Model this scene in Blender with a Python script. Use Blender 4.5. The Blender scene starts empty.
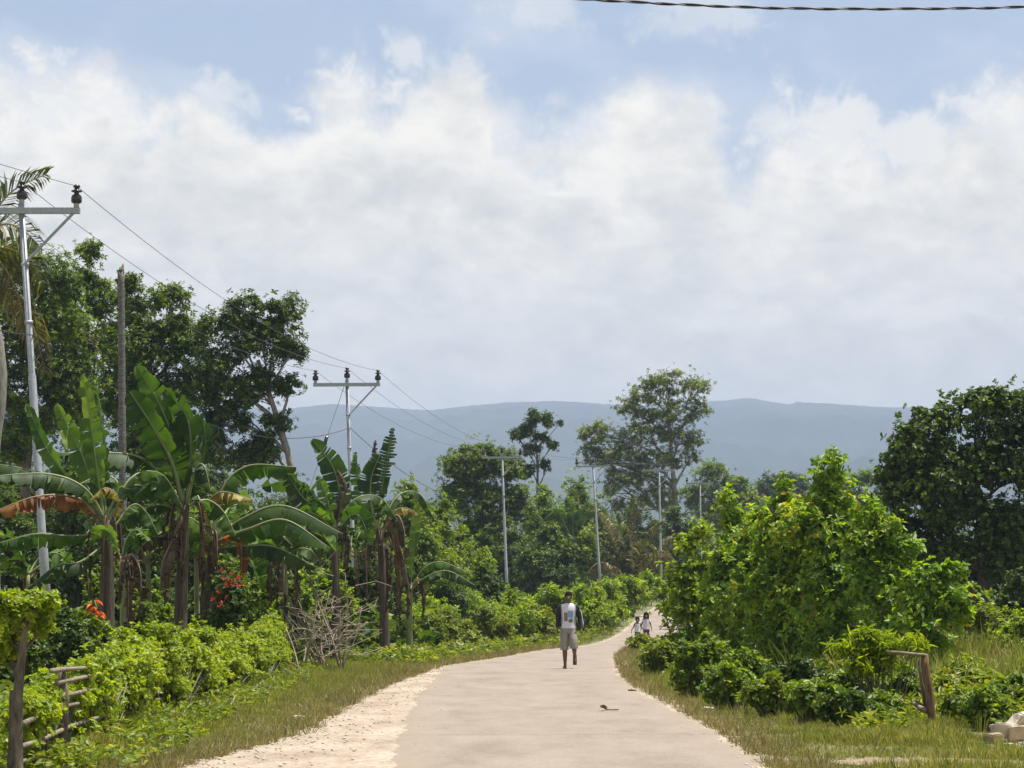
import bpy, bmesh, math, random
import numpy as np
from mathutils import Vector, Matrix

rng = np.random.default_rng(11)
random.seed(11)
PI = math.pi
scene = bpy.context.scene
COL = scene.collection

# ------------------------------------------------------------------ camera
F = 2400.0
EYE = 1.25
TH = math.atan(230 / F)
cam_d = bpy.data.cameras.new("camera")
cam = bpy.data.objects.new("camera", cam_d)
COL.objects.link(cam)
cam.location = (0, 0, EYE)
cam.rotation_euler = (PI / 2 + TH, 0, 0)
cam_d.sensor_width = 36
cam_d.lens = 36 * F / 1024
cam_d.clip_start = 0.1
cam_d.clip_end = 20000
scene.camera = cam


def P(px, py, Y):
    u = (px - 512) / F
    v = (384 - py) / F
    dy = math.cos(TH) - v * math.sin(TH)
    dz = math.sin(TH) + v * math.cos(TH)
    k = Y / dy
    return np.array((u * k, Y, EYE + dz * k))


# ------------------------------------------------------------------ ground shape
def smooth(t):
    t = np.clip(t, 0, 1)
    return t * t * (3 - 2 * t)


LY = [-40, 12, 19.5, 22.6, 24.5, 28, 32.4, 41.4, 57, 70, 83, 96, 110, 121, 150, 170, 200, 260, 340]
LX = [-2.9, -2.9, -2.75, -2.45, -2.2, -2.2, -2.25, -2.2, -1.7, -0.3, 0.97, 3.1, 4.85, 5.9, 9.0, 11.5, 16, 27, 44]
RY = [-40, 12, 19.5, 27.8, 39.5, 48, 57, 70, 83, 96, 110, 121, 150, 170, 200, 260, 340]
RX = [2.2, 2.2, 2.18, 2.27, 2.15, 2.3, 2.6, 3.1, 3.95, 5.9, 7.6, 8.8, 12.2, 15, 20, 31, 48]
AY = [-40, 12, 19.5, 27.8, 36, 45, 57, 340]
AX = [-0.9, -0.95, -1.0, -1.25, -1.45, -1.5, -1.6, -1.6]


def roadL(y): return np.interp(y, LY, LX)
def roadR(y): return np.interp(y, RY, RX)
def roadA(y): return np.maximum(np.interp(y, AY, AX), roadL(y) + 0.12)


def sn(x, y, k=1.0, s=0.0):
    """cheap smooth noise, about -1..1"""
    x = np.asarray(x, float) * k; y = np.asarray(y, float) * k
    return (np.sin(x * 1.7 + 1.3 * np.sin(y * 1.1 + s) + s) + np.sin(y * 2.3 + 1.7 * np.sin(x * 0.9 + 2 * s) + 1.1 * s)
            + 0.6 * np.sin(x * 4.1 + y * 3.3 + s * 3) + 0.4 * np.sin(x * 7.7 - y * 6.1 + s * 5)) / 3.0


def G(x, y):
    x = np.asarray(x, float); y = np.asarray(y, float)
    z = 2.0 * smooth((y - 92) / 75.0) + 0.022 * np.clip(y - 165, 0, 200)
    dist = np.maximum(roadL(y) - x, x - roadR(y))
    off = smooth((dist - 0.4) / 3.0)
    return z + off * 0.05 * sn(x, y, 0.35)


def g(x, y): return float(G(x, y))


# ------------------------------------------------------------------ mesh helpers
class MB:
    def __init__(self):
        self.v, self.l, self.c, self.m = [], [], [], []
        self.n = 0

    def add(self, V, loops, counts, mat=0):
        V = np.asarray(V, float).reshape(-1, 3)
        self.v.append(V)
        self.l.append(np.asarray(loops, int) + self.n)
        self.c.append(np.asarray(counts, int))
        self.m.append(np.full(len(counts), mat, int))
        self.n += len(V)

    def faces(self, V, faces, mat=0):
        self.add(V, [i for f in faces for i in f], [len(f) for f in faces], mat)

    def tube(self, pts, rad, sides=7, cap=True, mat=0, flat=1.0):
        pts = np.asarray(pts, float)
        n = len(pts)
        rad = np.broadcast_to(np.asarray(rad, float), (n,))
        T = np.gradient(pts, axis=0)
        T /= np.linalg.norm(T, axis=1)[:, None] + 1e-9
        ref = np.array((0.31, 0.9, 0.2)) if abs(T[0][2]) > 0.6 else np.array((0.05, 0.1, 1.0))
        ring = []
        a = np.arange(sides) * 2 * PI / sides
        for i in range(n):
            x = ref - T[i] * ref.dot(T[i]); x /= np.linalg.norm(x) + 1e-9
            ref = x
            y = np.cross(T[i], x)
            ring.append(pts[i] + rad[i] * (np.cos(a)[:, None] * x + flat * np.sin(a)[:, None] * y))
        V = np.concatenate(ring)
        fs = []
        for i in range(n - 1):
            for k in range(sides):
                k2 = (k + 1) % sides
                fs.append((i * sides + k, i * sides + k2, (i + 1) * sides + k2, (i + 1) * sides + k))
        if cap:
            fs.append(tuple(range(sides))[::-1])
            fs.append(tuple((n - 1) * sides + k for k in range(sides)))
        self.faces(V, fs, mat)

    def box(self, c, size, rot=None, mat=0):
        c = np.asarray(c, float); h = np.asarray(size, float) / 2
        V = np.array([(sx, sy, sz) for sx in (-1, 1) for sy in (-1, 1) for sz in (-1, 1)], float) * h
        if rot is not None:
            V = V @ np.array(rot).T
        self.faces(V + c, [(0, 1, 3, 2), (4, 6, 7, 5), (0, 4, 5, 1), (2, 3, 7, 6), (0, 2, 6, 4), (1, 5, 7, 3)], mat)

    def ellipsoid(self, c, r, nu=14, nv=9, mat=0, rot=None):
        V, fs = [], []
        V.append((0, 0, 1))
        for j in range(1, nv):
            t = PI * j / nv
            for i in range(nu):
                p = 2 * PI * i / nu
                V.append((math.sin(t) * math.cos(p), math.sin(t) * math.sin(p), math.cos(t)))
        V.append((0, 0, -1))
        for i in range(nu):
            fs.append((0, 1 + i, 1 + (i + 1) % nu))
        for j in range(nv - 2):
            for i in range(nu):
                a = 1 + j * nu + i; b = 1 + j * nu + (i + 1) % nu
                fs.append((a, a + nu, b + nu, b))
        last = len(V) - 1
        for i in range(nu):
            fs.append((last, 1 + (nv - 2) * nu + (i + 1) % nu, 1 + (nv - 2) * nu + i))
        V = np.array(V) * np.asarray(r, float)
        if rot is not None:
            V = V @ np.array(rot).T
        self.faces(V + np.asarray(c, float), fs, mat)

    def loft(self, rings, cap=True, closed=True, mat=0):
        n = len(rings); k = len(rings[0])
        V = np.concatenate([np.asarray(r, float) for r in rings])
        fs = []
        for i in range(n - 1):
            for j in range(k if closed else k - 1):
                j2 = (j + 1) % k
                fs.append((i * k + j, i * k + j2, (i + 1) * k + j2, (i + 1) * k + j))
        if cap and closed:
            fs.append(tuple(range(k))[::-1]); fs.append(tuple((n - 1) * k + j for j in range(k)))
        self.faces(V, fs, mat)

    def build(self, name, mats, parent=None, origin=(0, 0, 0), smooth_=False):
        me = bpy.data.meshes.new(name)
        if self.n:
            V = np.concatenate(self.v) - np.asarray(origin, float)
            L = np.concatenate(self.l); C = np.concatenate(self.c); M = np.concatenate(self.m)
            me.vertices.add(len(V)); me.vertices.foreach_set("co", V.astype(np.float32).ravel())
            me.loops.add(len(L)); me.loops.foreach_set("vertex_index", L.astype(np.int32))
            me.polygons.add(len(C))
            st = np.concatenate(([0], np.cumsum(C)[:-1]))
            me.polygons.foreach_set("loop_start", st.astype(np.int32))
            me.polygons.foreach_set("material_index", M.astype(np.int32))
            me.polygons.foreach_set("use_smooth", np.full(len(C), smooth_, bool))
            me.update(calc_edges=True)
        for m in (mats if isinstance(mats, (list, tuple)) else [mats]):
            me.materials.append(m)
        o = bpy.data.objects.new(name, me)
        COL.objects.link(o)
        if parent is not None:
            o.parent = parent
        return o


def tag(o, label=None, cat=None, group=None, kind=None):
    if label: o['label'] = label
    if cat: o['category'] = cat
    if group: o['group'] = group
    if kind: o['kind'] = kind
    return o


def thing(name, label, cat, loc=(0, 0, 0), group=None):
    o = bpy.data.objects.new(name, None)
    o.empty_display_size = 0.2
    COL.objects.link(o)
    o.location = tuple(float(c) for c in loc)
    return tag(o, label, cat, group)


# ------------------------------------------------------------------ materials
def newmat(name):
    m = bpy.data.materials.new(name); m.use_nodes = True
    nt = m.node_tree; nt.nodes.clear()
    return m, nt, nt.nodes, nt.links


def ramp(N, stops, interp='LINEAR'):
    r = N.new('ShaderNodeValToRGB'); cr = r.color_ramp; cr.interpolation = interp
    while len(cr.elements) < len(stops): cr.elements.new(0.5)
    for e, (p, c) in zip(cr.elements, stops):
        e.position = p; e.color = (*c, 1) if len(c) == 3 else c
    return r


def plain(name, c, rough=0.6, var=0.25, scale=8.0, bump=0.0, metal=0.0, spec=0.4, c2=None, stretch=(1, 1, 1)):
    m, nt, N, K = newmat(name)
    out = N.new('ShaderNodeOutputMaterial'); b = N.new('ShaderNodeBsdfPrincipled')
    tc = N.new('ShaderNodeTexCoord'); mp = N.new('ShaderNodeMapping'); mp.inputs['Scale'].default_value = stretch
    n = N.new('ShaderNodeTexNoise'); n.inputs['Scale'].default_value = scale; n.inputs['Detail'].default_value = 6
    n.inputs['Roughness'].default_value = 0.65
    lo = tuple(x * (1 - var) for x in c) if c2 is None else c2
    hi = tuple(min(1, x * (1 + var)) for x in c)
    r = ramp(N, [(0.3, lo), (0.68, hi)])
    K.new(tc.outputs['Object'], mp.inputs['Vector']); K.new(mp.outputs['Vector'], n.inputs['Vector'])
    K.new(n.outputs['Fac'], r.inputs['Fac']); K.new(r.outputs['Color'], b.inputs['Base Color'])
    b.inputs['Roughness'].default_value = rough; b.inputs['Metallic'].default_value = metal
    b.inputs['Specular IOR Level'].default_value = spec
    if bump:
        bp = N.new('ShaderNodeBump'); bp.inputs['Strength'].default_value = bump; bp.inputs['Distance'].default_value = 0.02
        K.new(n.outputs['Fac'], bp.inputs['Height']); K.new(bp.outputs['Normal'], b.inputs['Normal'])
    K.new(b.outputs['BSDF'], out.inputs['Surface'])
    return m


def leafmat(name, stops, trans=0.35, rough=0.5, spec=0.4, tmul=(1.7, 1.6, 0.5), noise=0.6, nscale=0.7):
    """leaf colour differs leaf by leaf (random per island) and drifts from plant patch to plant patch"""
    m, nt, N, K = newmat(name)
    out = N.new('ShaderNodeOutputMaterial')
    geo = N.new('ShaderNodeNewGeometry')
    tc = N.new('ShaderNodeTexCoord')
    n = N.new('ShaderNodeTexNoise'); n.inputs['Scale'].default_value = nscale; n.inputs['Detail'].default_value = 2
    K.new(tc.outputs['Object'], n.inputs['Vector'])
    a = N.new('ShaderNodeMath'); a.operation = 'MULTIPLY_ADD'; a.inputs[1].default_value = noise * 2; a.inputs[2].default_value = -noise
    K.new(n.outputs['Fac'], a.inputs[0])
    s = N.new('ShaderNodeMath'); s.operation = 'ADD'; s.use_clamp = True
    K.new(geo.outputs['Random Per Island'], s.inputs[0]); K.new(a.outputs[0], s.inputs[1])
    r = ramp(N, stops)
    K.new(s.outputs[0], r.inputs['Fac'])
    b = N.new('ShaderNodeBsdfPrincipled'); b.inputs['Roughness'].default_value = rough
    b.inputs['Specular IOR Level'].default_value = spec
    K.new(r.outputs['Color'], b.inputs['Base Color'])
    t = N.new('ShaderNodeBsdfTranslucent')
    mx = N.new('ShaderNodeMix'); mx.data_type = 'RGBA'; mx.blend_type = 'MULTIPLY'; mx.inputs[0].default_value = 1
    mx.inputs[7].default_value = (*tmul, 1)
    K.new(r.outputs['Color'], mx.inputs[6]); K.new(mx.outputs[2], t.inputs['Color'])
    ms = N.new('ShaderNodeMixShader'); ms.inputs[0].default_value = trans
    K.new(b.outputs[0], ms.inputs[1]); K.new(t.outputs[0], ms.inputs[2])
    K.new(ms.outputs[0], out.inputs['Surface'])
    return m


M = {}
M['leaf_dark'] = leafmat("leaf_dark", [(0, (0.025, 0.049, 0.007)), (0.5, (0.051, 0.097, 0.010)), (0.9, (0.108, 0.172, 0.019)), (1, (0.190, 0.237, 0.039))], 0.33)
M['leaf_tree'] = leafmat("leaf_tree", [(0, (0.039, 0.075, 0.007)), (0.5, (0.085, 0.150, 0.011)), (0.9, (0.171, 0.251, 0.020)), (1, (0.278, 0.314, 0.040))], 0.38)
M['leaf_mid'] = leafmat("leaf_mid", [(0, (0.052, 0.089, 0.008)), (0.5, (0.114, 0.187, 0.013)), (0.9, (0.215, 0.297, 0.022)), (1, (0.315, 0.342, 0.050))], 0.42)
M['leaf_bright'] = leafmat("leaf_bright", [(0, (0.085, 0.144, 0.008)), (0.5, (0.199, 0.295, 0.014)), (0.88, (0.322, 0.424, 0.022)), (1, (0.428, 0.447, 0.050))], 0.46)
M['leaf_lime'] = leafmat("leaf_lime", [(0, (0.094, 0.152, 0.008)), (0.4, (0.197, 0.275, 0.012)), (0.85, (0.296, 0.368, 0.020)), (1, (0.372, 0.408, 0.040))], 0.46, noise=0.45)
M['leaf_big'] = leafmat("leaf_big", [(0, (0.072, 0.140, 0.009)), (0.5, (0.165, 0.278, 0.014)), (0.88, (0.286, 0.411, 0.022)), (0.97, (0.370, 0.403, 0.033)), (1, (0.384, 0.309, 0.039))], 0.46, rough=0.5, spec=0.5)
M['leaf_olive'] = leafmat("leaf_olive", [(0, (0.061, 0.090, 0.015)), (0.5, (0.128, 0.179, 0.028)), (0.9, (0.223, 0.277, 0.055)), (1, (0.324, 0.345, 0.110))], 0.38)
M['grass'] = leafmat("grass", [(0, (0.075, 0.115, 0.013)), (0.4, (0.16, 0.195, 0.03)), (0.68, (0.25, 0.25, 0.06)), (1, (0.38, 0.33, 0.15))], 0.35, spec=0.2, nscale=0.9, noise=0.5)
M['straw'] = leafmat("straw", [(0, (0.13, 0.115, 0.035)), (0.5, (0.23, 0.2, 0.07)), (1, (0.36, 0.3, 0.14))], 0.28, tmul=(1.2, 1.15, 0.7), spec=0.2)
M['weed'] = leafmat("weed", [(0, (0.062, 0.096, 0.010)), (0.5, (0.143, 0.200, 0.015)), (0.9, (0.243, 0.295, 0.030)), (1, (0.363, 0.343, 0.080))], 0.42, nscale=0.8)
M['dry'] = leafmat("dry", [(0, (0.06, 0.035, 0.018)), (0.5, (0.13, 0.08, 0.04)), (1, (0.26, 0.18, 0.1))], 0.2, tmul=(1.2, 1.1, 0.9), spec=0.2)
M['palm'] = leafmat("palm", [(0, (0.04, 0.065, 0.015)), (0.5, (0.08, 0.11, 0.025)), (0.85, (0.16, 0.165, 0.04)), (1, (0.26, 0.2, 0.07))], 0.3, noise=0.3)
M['palm_dry'] = leafmat("palm_dry", [(0, (0.1, 0.09, 0.03)), (0.5, (0.18, 0.155, 0.055)), (1, (0.27, 0.215, 0.09))], 0.35, tmul=(1.3, 1.25, 0.7))
M['red'] = leafmat("red_petal", [(0, (0.4, 0.012, 0.015)), (1, (0.7, 0.04, 0.04))], 0.3, tmul=(1.2, 0.8, 0.8))
M['orange'] = leafmat("orange_petal", [(0, (0.5, 0.08, 0.01)), (1, (0.75, 0.2, 0.02))], 0.3, tmul=(1.2, 0.9, 0.8))
M['bark'] = plain("bark", (0.15, 0.12, 0.085), 0.9, 0.5, 9, 1.0, stretch=(3, 3, 0.6), c2=(0.035, 0.028, 0.02), spec=0.1)
M['bark_dark'] = plain("bark_dark", (0.055, 0.045, 0.035), 0.9, 0.5, 6, 0.5, stretch=(3, 3, 0.7))
M['bark_pale'] = plain("bark_pale", (0.24, 0.22, 0.19), 0.9, 0.4, 6, 0.4, stretch=(3, 3, 0.8))
M['snag'] = plain("dead_palm_bark", (0.19, 0.18, 0.16), 0.95, 0.3, 7, 1.0, stretch=(1, 1, 5), c2=(0.06, 0.055, 0.05), spec=0.1)
M['stem'] = plain("green_stem", (0.1, 0.1, 0.04), 0.7, 0.4, 6)
M['twig'] = plain("dry_twig", (0.25, 0.205, 0.14), 0.9, 0.35, 7)
M['bamboo'] = plain("weathered_bamboo", (0.24, 0.2, 0.14), 0.8, 0.3, 16, 0.4, c2=(0.1, 0.08, 0.055), spec=0.2)
M['post'] = plain("post_wood", (0.22, 0.14, 0.075), 0.9, 0.3, 12, 1.0, stretch=(4, 4, 0.5), c2=(0.07, 0.04, 0.022), spec=0.1)
M['post_end'] = plain("cut_wood", (0.5, 0.42, 0.3), 0.8, 0.2, 20)
M['galv'] = plain("galvanised_steel", (0.36, 0.37, 0.38), 0.55, 0.18, 14, metal=0.25, spec=0.5)
M['ceramic'] = plain("brown_porcelain", (0.028, 0.017, 0.015), 0.22, 0.3, 20, spec=0.6)
M['wire'] = plain("aluminium_wire", (0.15, 0.15, 0.15), 0.6, 0.1, 5, metal=0.2)
M['black'] = plain("black_rubber", (0.02, 0.02, 0.022), 0.6, 0.2, 10)
M['grey_cable'] = plain("grey_cable", (0.13, 0.13, 0.135), 0.6, 0.2, 10)
M['stone'] = plain("limestone", (0.46, 0.4, 0.3), 0.9, 0.28, 5, 0.5)
M['stone_tan'] = plain("tan_limestone", (0.4, 0.31, 0.2), 0.9, 0.28, 5, 0.5)
M['stone_brown'] = plain("brown_limestone", (0.27, 0.2, 0.12), 0.9, 0.28, 5, 0.5)
M['white_scrap'] = plain("white_plastic", (0.75, 0.74, 0.7), 0.5, 0.1, 10)
CLOUD_LO = (5.9, 5.7, 4.95); CLOUD_HI = (9.8, 9.0, 7.5); CLOUD_BASE = (6.0, 5.9, 4.6)
VEIL = 0.3; SKY_K = 0.075
SUN_E = 4.9; EXPO = 0.9
HAZE_C = (0.55, 0.665, 0.865, 1); HAZE_D = 2.2e-4
ROADC = ((0.188, 0.152, 0.118), (0.222, 0.184, 0.145), (0.254, 0.213, 0.171))
GRAVC = ((0.19, 0.145, 0.105), (0.265, 0.213, 0.158), (0.33, 0.275, 0.21))
LAI_K = 2.0; SZ = 0.78
# ------------------------------------------------------------------ world: sky with a bank of clouds
SUN_EL, SUN_AZ = math.radians(76), math.radians(75)     # azimuth: to the right of straight ahead
w = bpy.data.worlds.new("World"); scene.world = w; w.use_nodes = True
nt = w.node_tree; N = nt.nodes; K = nt.links; N.clear()
wo = N.new('ShaderNodeOutputWorld'); bg = N.new('ShaderNodeBackground'); bg.inputs['Strength'].default_value = SKY_K
sky = N.new('ShaderNodeTexSky'); sky.sky_type = 'NISHITA'; sky.sun_disc = False
sky.sun_elevation = SUN_EL; sky.sun_rotation = SUN_AZ
sky.air_density = 1.0; sky.dust_density = 2.0; sky.ozone_density = 1.5
tc = N.new('ShaderNodeTexCoord')


def mth(op, a, b=None, c=None, clamp=False):
    n = N.new('ShaderNodeMath'); n.operation = op; n.use_clamp = clamp
    for i, x in enumerate((a, b, c)):
        if x is None: continue
        if isinstance(x, (int, float)): n.inputs[i].default_value = x
        else: K.new(x, n.inputs[i])
    return n.outputs[0]


def noise(vec, scale, detail=6, rough=0.55, dist=0.0, off=(0, 0, 0), sc=(1, 1, 1)):
    mp = N.new('ShaderNodeMapping'); mp.inputs['Location'].default_value = off; mp.inputs['Scale'].default_value = sc
    K.new(vec, mp.inputs['Vector'])
    n = N.new('ShaderNodeTexNoise'); n.inputs['Scale'].default_value = scale; n.inputs['Detail'].default_value = detail
    n.inputs['Roughness'].default_value = rough; n.inputs['Distortion'].default_value = dist
    K.new(mp.outputs['Vector'], n.inputs['Vector'])
    return n.outputs['Fac']


def mixc(fac, a, b):
    n = N.new('ShaderNodeMix'); n.data_type = 'RGBA'
    if isinstance(fac, (int, float)): n.inputs[0].default_value = fac
    else: K.new(fac, n.inputs[0])
    for i, x in ((6, a), (7, b)):
        if isinstance(x, tuple): n.inputs[i].default_value = (*x, 1)
        else: K.new(x, n.inputs[i])
    return n.outputs[2]


def sstep(x, lo, hi):
    n = N.new('ShaderNodeMapRange'); n.interpolation_type = 'SMOOTHSTEP'
    n.inputs['From Min'].default_value = lo; n.inputs['From Max'].default_value = hi
    K.new(x, n.inputs['Value'])
    return n.outputs[0]


dirv = tc.outputs['Generated']
sep = N.new('ShaderNodeSeparateXYZ'); K.new(dirv, sep.inputs[0])
el = mth('ARCSINE', sep.outputs[2])
az = mth('ARCTAN2', sep.outputs[0], sep.outputs[1])
# skyline of the cloud bank as a curve of azimuth (radians of elevation), continued by noise all round
tops = [(-260, 110), (-120, 70), (0, 78), (60, 84), (100, 72), (150, 104), (185, 96), (210, 92), (235, 106), (290, 116), (325, 74), (352, 66), (385, 92), (410, 52), (470, 60),
        (500, 104), (545, 120), (575, 112), (640, 90), (700, 106), (750, 148), (778, 120), (830, 112), (870, 116), (905, 134), (950, 112), (1000, 92), (1040, 80), (1300, 100)]
u = mth('MULTIPLY_ADD', az, 1 / 0.7, 0.5, True)
vals = []
for px, py in tops:
    a = math.atan((px - 512) / F)
    e = math.atan((384 - py) / F) + TH
    vals.append((a / 0.7 + 0.5, e))
cr = ramp(N, [(min(max(p, 0), 1), ((e - 0.1) / 0.2,) * 3) for p, e in vals], 'EASE')
K.new(u, cr.inputs['Fac'])
rb = N.new('ShaderNodeSeparateColor'); K.new(cr.outputs[0], rb.inputs[0])
top = mth('MULTIPLY_ADD', rb.outputs[0], 0.2, 0.1)
n_big = noise(dirv, 9, 3, 0.5, off=(3, 1, 2))
n_mid = noise(dirv, 26, 8, 0.62, 0.25, off=(5.1, 2.3, 1.2))
n_fine = noise(dirv, 60, 8, 0.68, 0.3, off=(1.1, 7.3, 4.2))
edge = mth('ADD', mth('MULTIPLY_ADD', n_mid, 0.075, -0.042), mth('MULTIPLY_ADD', n_fine, 0.045, -0.0225))
depth = mth('SUBTRACT', mth('ADD', top, edge), el)           # how far below the cloud's upper edge
cover = sstep(depth, -0.010, 0.020)
soft = sstep(depth, -0.03, 0.03)
# the body of the bank: white tops, pale grey-blue hollows
lump = noise(dirv, 22, 8, 0.6, 0.5, off=(0.4, 3.7, 9.1), sc=(1, 1, 1.5))
lump2 = noise(dirv, 55, 6, 0.6, 0.3, off=(4.4, 0.7, 2.1), sc=(1, 1, 1.8))
rim = mth('SUBTRACT', 1.0, sstep(depth, 0.0, 0.05))
body = mth('ADD', mth('MULTIPLY_ADD', lump, 2.0, -0.46), mth('MULTIPLY_ADD', lump2, 1.5, -0.75))
puff = None                                                    # separate bright heads on the bank
for px, py, r in ((205, 97, 24), (345, 84, 34), (402, 50, 20), (548, 12, 36), (838, 138, 50), (782, 126, 22), (650, 104, 34), (598, 116, 20), (500, 120, 30), (60, 98, 45), (110, 108, 28), (925, 150, 30), (1008, 112, 34), (700, 10, 40)):
    a0 = math.atan((px - 512) / F); e0 = math.atan((384 - py) / F) + TH; rr_ = 1.35 * r / F
    dx = mth('MULTIPLY_ADD', az, 1 / rr_, -a0 / rr_); dy = mth('MULTIPLY_ADD', el, 1.5 / rr_, -1.5 * e0 / rr_)
    d2 = mth('SQRT', mth('ADD', mth('MULTIPLY', dx, dx), mth('MULTIPLY', dy, dy)))
    d2 = mth('ADD', d2, mth('ADD', mth('MULTIPLY_ADD', n_mid, 5.5, -2.75), mth('MULTIPLY_ADD', n_fine, 3.4, -1.7)))
    k_ = mth('MULTIPLY', mth('SUBTRACT', 1.0, sstep(d2, 0.1, 1.25)), 0.4 if py < 20 else (0.55 if r < 28 else 0.8))
    puff = k_ if puff is None else mth('MAXIMUM', puff, k_)
body = mth('MULTIPLY_ADD', rim, 0.25, body, True)
body = mth('MULTIPLY_ADD', puff, 0.55, body, True)
cover = mth('MAXIMUM', cover, puff)
low = mth('SUBTRACT', 1.0, sstep(el, 0.03, 0.15))
cl = mixc(body, CLOUD_LO, CLOUD_HI)
cl = mixc(mth('MULTIPLY', low, 0.75), cl, CLOUD_BASE)
# thin veil over the open blue
veil = mth('MULTIPLY', sstep(noise(dirv, 14, 5, 0.5, 0.4, off=(8, 2, 6), sc=(1, 1, 2)), 0.42, 0.75), 0.5)
high = mth('SUBTRACT', 1.0, sstep(el, 0.3, 0.6))
veil = mth('MULTIPLY', veil, mth('MULTIPLY_ADD', high, 0.8, 0.2))
blue = mixc(mth('MULTIPLY', high, VEIL), sky.outputs[0], (5.2, 5.9, 6.9))
blue = mixc(veil, blue, (6.6, 6.8, 7.0))
col = mixc(mth('MULTIPLY_ADD', cover, 0.82, mth('MULTIPLY', soft, 0.13), True), blue, cl)
hor = sstep(el, -0.05, 0.0)
col = mixc(hor, (1.2, 1.3, 1.2), col)
K.new(col, bg.inputs['Color']); K.new(bg.outputs[0], wo.inputs['Surface'])

sl = bpy.data.lights.new("sun", 'SUN'); sl.energy = SUN_E; sl.angle = math.radians(0.55); sl.color = (1.0, 0.955, 0.88)
so = bpy.data.objects.new("sun", sl); COL.objects.link(so)
sd = Vector((math.sin(SUN_AZ) * math.cos(SUN_EL), math.cos(SUN_AZ) * math.cos(SUN_EL), math.sin(SUN_EL)))
so.rotation_euler = sd.to_track_quat('Z', 'Y').to_euler()
so.location = (0, 0, 60)

scene.view_settings.view_transform = 'Standard'
scene.view_settings.look = 'None'
scene.view_settings.exposure = EXPO
scene.view_settings.gamma = 1
cy = scene.cycles
cy.max_bounces = 6; cy.diffuse_bounces = 3; cy.glossy_bounces = 2; cy.transmission_bounces = 4; cy.volume_bounces = 0
cy.transparent_max_bounces = 6
cy.use_denoising = True
cy.denoiser = 'OPENIMAGEDENOISE'
cy.denoising_input_passes = 'RGB_ALBEDO_NORMAL'
cy.sample_clamp_indirect = 6

# ------------------------------------------------------------------ ground, road, verge
ys = np.concatenate((np.arange(-60, 10, 5.0), np.arange(10, 130, 0.5), np.arange(130, 340, 2.0), [340, 400, 480, 600, 800, 1100, 1500, 2200, 3200, 4500, 6000, 8400]))
xs = np.concatenate(([-3900, -1500, -600, -250, -120, -70], np.arange(-45, -8, 1.5), np.arange(-8, 14, 0.5), np.arange(14, 60, 2.0), [60, 90, 140, 250, 600, 1500, 3900]))
X, Yg = np.meshgrid(xs, ys)
Z = G(X, Yg)
Z = np.where(Yg > 340, 2.0 + 0.022 * 175, Z)
b = MB()
nx, ny = len(xs), len(ys)
idx = np.arange(nx * ny).reshape(ny, nx)
q = np.stack((idx[:-1, :-1], idx[:-1, 1:], idx[1:, 1:], idx[1:, :-1]), -1).reshape(-1, 4)
b.add(np.stack((X, Yg, Z), -1).reshape(-1, 3), q.ravel(), np.full(len(q), 4))

m, nt2, N2, K2 = newmat("ground_soil")
out = N2.new('ShaderNodeOutputMaterial'); bs = N2.new('ShaderNodeBsdfPrincipled'); t2 = N2.new('ShaderNodeTexCoord')
n1 = N2.new('ShaderNodeTexNoise'); n1.inputs['Scale'].default_value = 0.8; n1.inputs['Detail'].default_value = 8; n1.inputs['Roughness'].default_value = 0.7
n2 = N2.new('ShaderNodeTexNoise'); n2.inputs['Scale'].default_value = 14; n2.inputs['Detail'].default_value = 6
K2.new(t2.outputs['Object'], n1.inputs['Vector']); K2.new(t2.outputs['Object'], n2.inputs['Vector'])
r1 = ramp(N2, [(0.3, (0.07, 0.085, 0.025)), (0.55, (0.13, 0.125, 0.05)), (0.72, (0.27, 0.21, 0.12))])
K2.new(n1.outputs['Fac'], r1.inputs['Fac'])
mx = N2.new('ShaderNodeMix'); mx.data_type = 'RGBA'; mx.blend_type = 'OVERLAY'; mx.inputs[0].default_value = 0.6
K2.new(r1.outputs[0], mx.inputs[6]); K2.new(n2.outputs['Color'], mx.inputs[7])
K2.new(mx.outputs[2], bs.inputs['Base Color']); bs.inputs['Roughness'].default_value = 0.95
K2.new(bs.outputs[0], out.inputs['Surface'])
M['soil'] = m
tag(b.build("ground", M['soil'], smooth_=True), kind='structure')


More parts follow.
